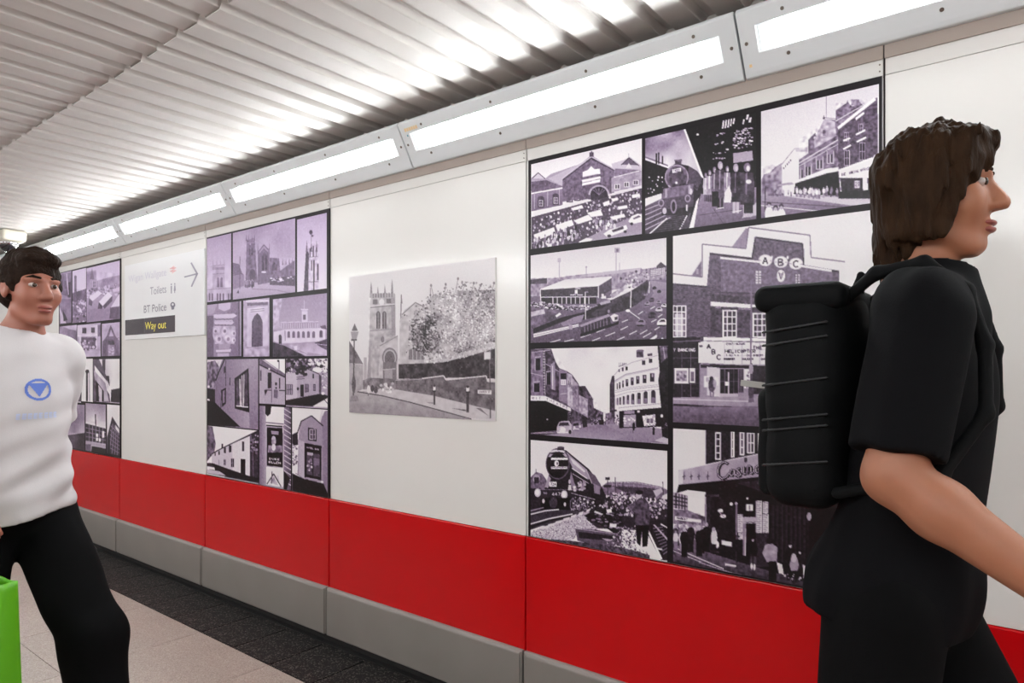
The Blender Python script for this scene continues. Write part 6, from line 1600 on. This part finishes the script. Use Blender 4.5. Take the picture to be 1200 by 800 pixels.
shoe(WL, (-.33, -.10, .135), (-.18, -.10, .042), (-.27, -.10, .20), M['shoe_black'])
shoe(WL, (.305, .075, .045), (.50, .085, .038), (.34, .075, .12), M['shoe_black'])
hf2 = folds(.003, 120, (1, 1, .6), 31, 9)
hair = [('e', HT(-.016, 0, .045), (.094, .079, .093), .02), ('e', HT(-.05, 0, .0), (.057, .074, .068), .02), ('e', HT(.05, .0, .098), (.048, .060, .030), .02), ('e', HT(-.002, .075, .02), (.03, .014, .045), .012), ('e', HT(-.002, -.075, .02), (.03, .014, .045), .012),
        ('-e', HT(.135, 0, -.04), (.081, .070, .108), .012), ('-e', HT(-.002, .088, -.02), (.03, .02, .035), .006), ('-e', HT(-.002, -.088, -.02), (.03, .02, .035), .006)]
blob('hair', hair, .004, M['hair_dark'], WL, lambda F, X, Y, Z: F + hf2(X, Y, Z))
face_bits(HT, WL, M['hair_dark'])
# chest print laid on the cloth
from mathutils.bvhtree import BVHTree
bvh = BVHTree.FromPolygons([v.co[:] for v in tee.data.vertices], [p.vertices[:] for p in tee.data.polygons])
def decal(name, outline, m, nx=10, ny=8):
    """outline(y, z) -> bool over a fine grid, dropped on the shirt front"""
    ys, zs, fn = outline
    vs, fs, ids = [], [], {}
    for j, z in enumerate(zs):
        for i, y in enumerate(ys):
            hit = bvh.ray_cast(Vector((.6, y, z)), Vector((-1, 0, 0)))
            if hit[0] is None: continue
            ids[(i, j)] = len(vs); vs.append(hit[0] + Vector((.0016, 0, 0)))
    for j in range(len(zs) - 1):
        for i in range(len(ys) - 1):
            k4 = [(i, j), (i + 1, j), (i + 1, j + 1), (i, j + 1)]
            if all(k in ids for k in k4) and fn((ys[i] + ys[i + 1]) / 2, (zs[j] + zs[j + 1]) / 2):
                fs.append(tuple(ids[k] for k in k4))
    o = mk(name, vs, fs, m, tee, True)
    return o
gy = list(np.linspace(-.075, .075, 76)); gz = list(np.linspace(1.10, 1.30, 101))
def mark(y, z):
    a = (y / .042) ** 2 + ((z - 1.258) / .034) ** 2
    tri = abs(y) < (z - 1.235) * .75 and z < 1.278
    return (0.62 < a < 1.0) or tri
decal('chest_emblem', (gy, gz, mark), M['logo'])
def words(y, z):
    if not 1.168 < z < 1.186: return False
    c = (y + .066) / .0165; k = c - math.floor(c)
    return abs(y) < .066 and (k < .28 or (k < .72 and (abs(z - 1.184) < .003 or abs(z - 1.170) < .003 or abs(z - 1.177) < .002)))
decal('chest_lettering', (gy, gz, words), M['logo_pale'])

# green carrier bag in his forward hand
c15, s15 = math.cos(math.radians(17)), math.sin(math.radians(17))
hx, hy = .262, -.258
BG = empty('carrier_bag', (-2.605 + hx * c15 - hy * s15, .700 + hx * s15 + hy * c15, 0.40), math.radians(17))
tag(BG, 'bright green carrier bag hanging at the lower left edge', 'bag')
bf = folds(.006, 26, (1, 1, .5), 44)
def open_bag():
    nx, nz = 22, 18; vs, fs = [], []
    for j in range(nz + 1):
        t = j / nz; z = t * .365
        w = .165 * (.90 + .10 * t); d = .055 * (1.0 - .55 * t) + .006
        ring_ = []
        for i in range(nx * 2):
            a = i / (nx * 2) * 2 * math.pi
            ca_, sa_ = math.cos(a), math.sin(a)
            x = w * math.copysign(abs(ca_) ** .35, ca_); y = d * math.copysign(abs(sa_) ** .55, sa_)
            f_ = float(bf(x, y, z)) * (0.3 + .7 * t)
            vs.append((x, y + f_, z + (.006 * math.sin(x * 40) if j == nz else 0)))
    m_ = nx * 2
    for j in range(nz):
        for i in range(m_):
            fs.append((j * m_ + i, j * m_ + (i + 1) % m_, (j + 1) * m_ + (i + 1) % m_, (j + 1) * m_ + i))
    fs.append(tuple(range(m_ - 1, -1, -1)))
    o = mk('sack', vs, fs, M['green'], BG, True)
    so = o.modifiers.new('film', 'SOLIDIFY'); so.thickness = .0015
    return o
open_bag()
for y in (-.014, .014):
    pts = [(-.075, y, .355), (-.06, y * .8, .41), (-.015, y * .3, .455), (.02, y * .2, .458), (.055, y * .8, .41), (.075, y, .355)]
    blob('handle', [('c', a, b, .0055, .0055, .004) for a, b in zip(pts[:-1], pts[1:])], .003, M['green'], BG, pad=.012)
# ------------------------------------------------------------------ put each board's origin at its own base
for o in list(bpy.data.objects):
    if o.parent is None and o.type == 'EMPTY' and o.location.length < 1e-6 and o.children:
        bpy.context.view_layer.update()
        lo = Vector((1e9,) * 3); hi = Vector((-1e9,) * 3)
        for ch in o.children:
            for c in ch.bound_box:
                p = ch.matrix_world @ Vector(c)
                lo = Vector(map(min, lo, p)); hi = Vector(map(max, hi, p))
        base = Vector(((lo.x + hi.x) / 2, hi.y, lo.z))
        o.location = base
        for ch in o.children:
            ch.location = ch.location - base
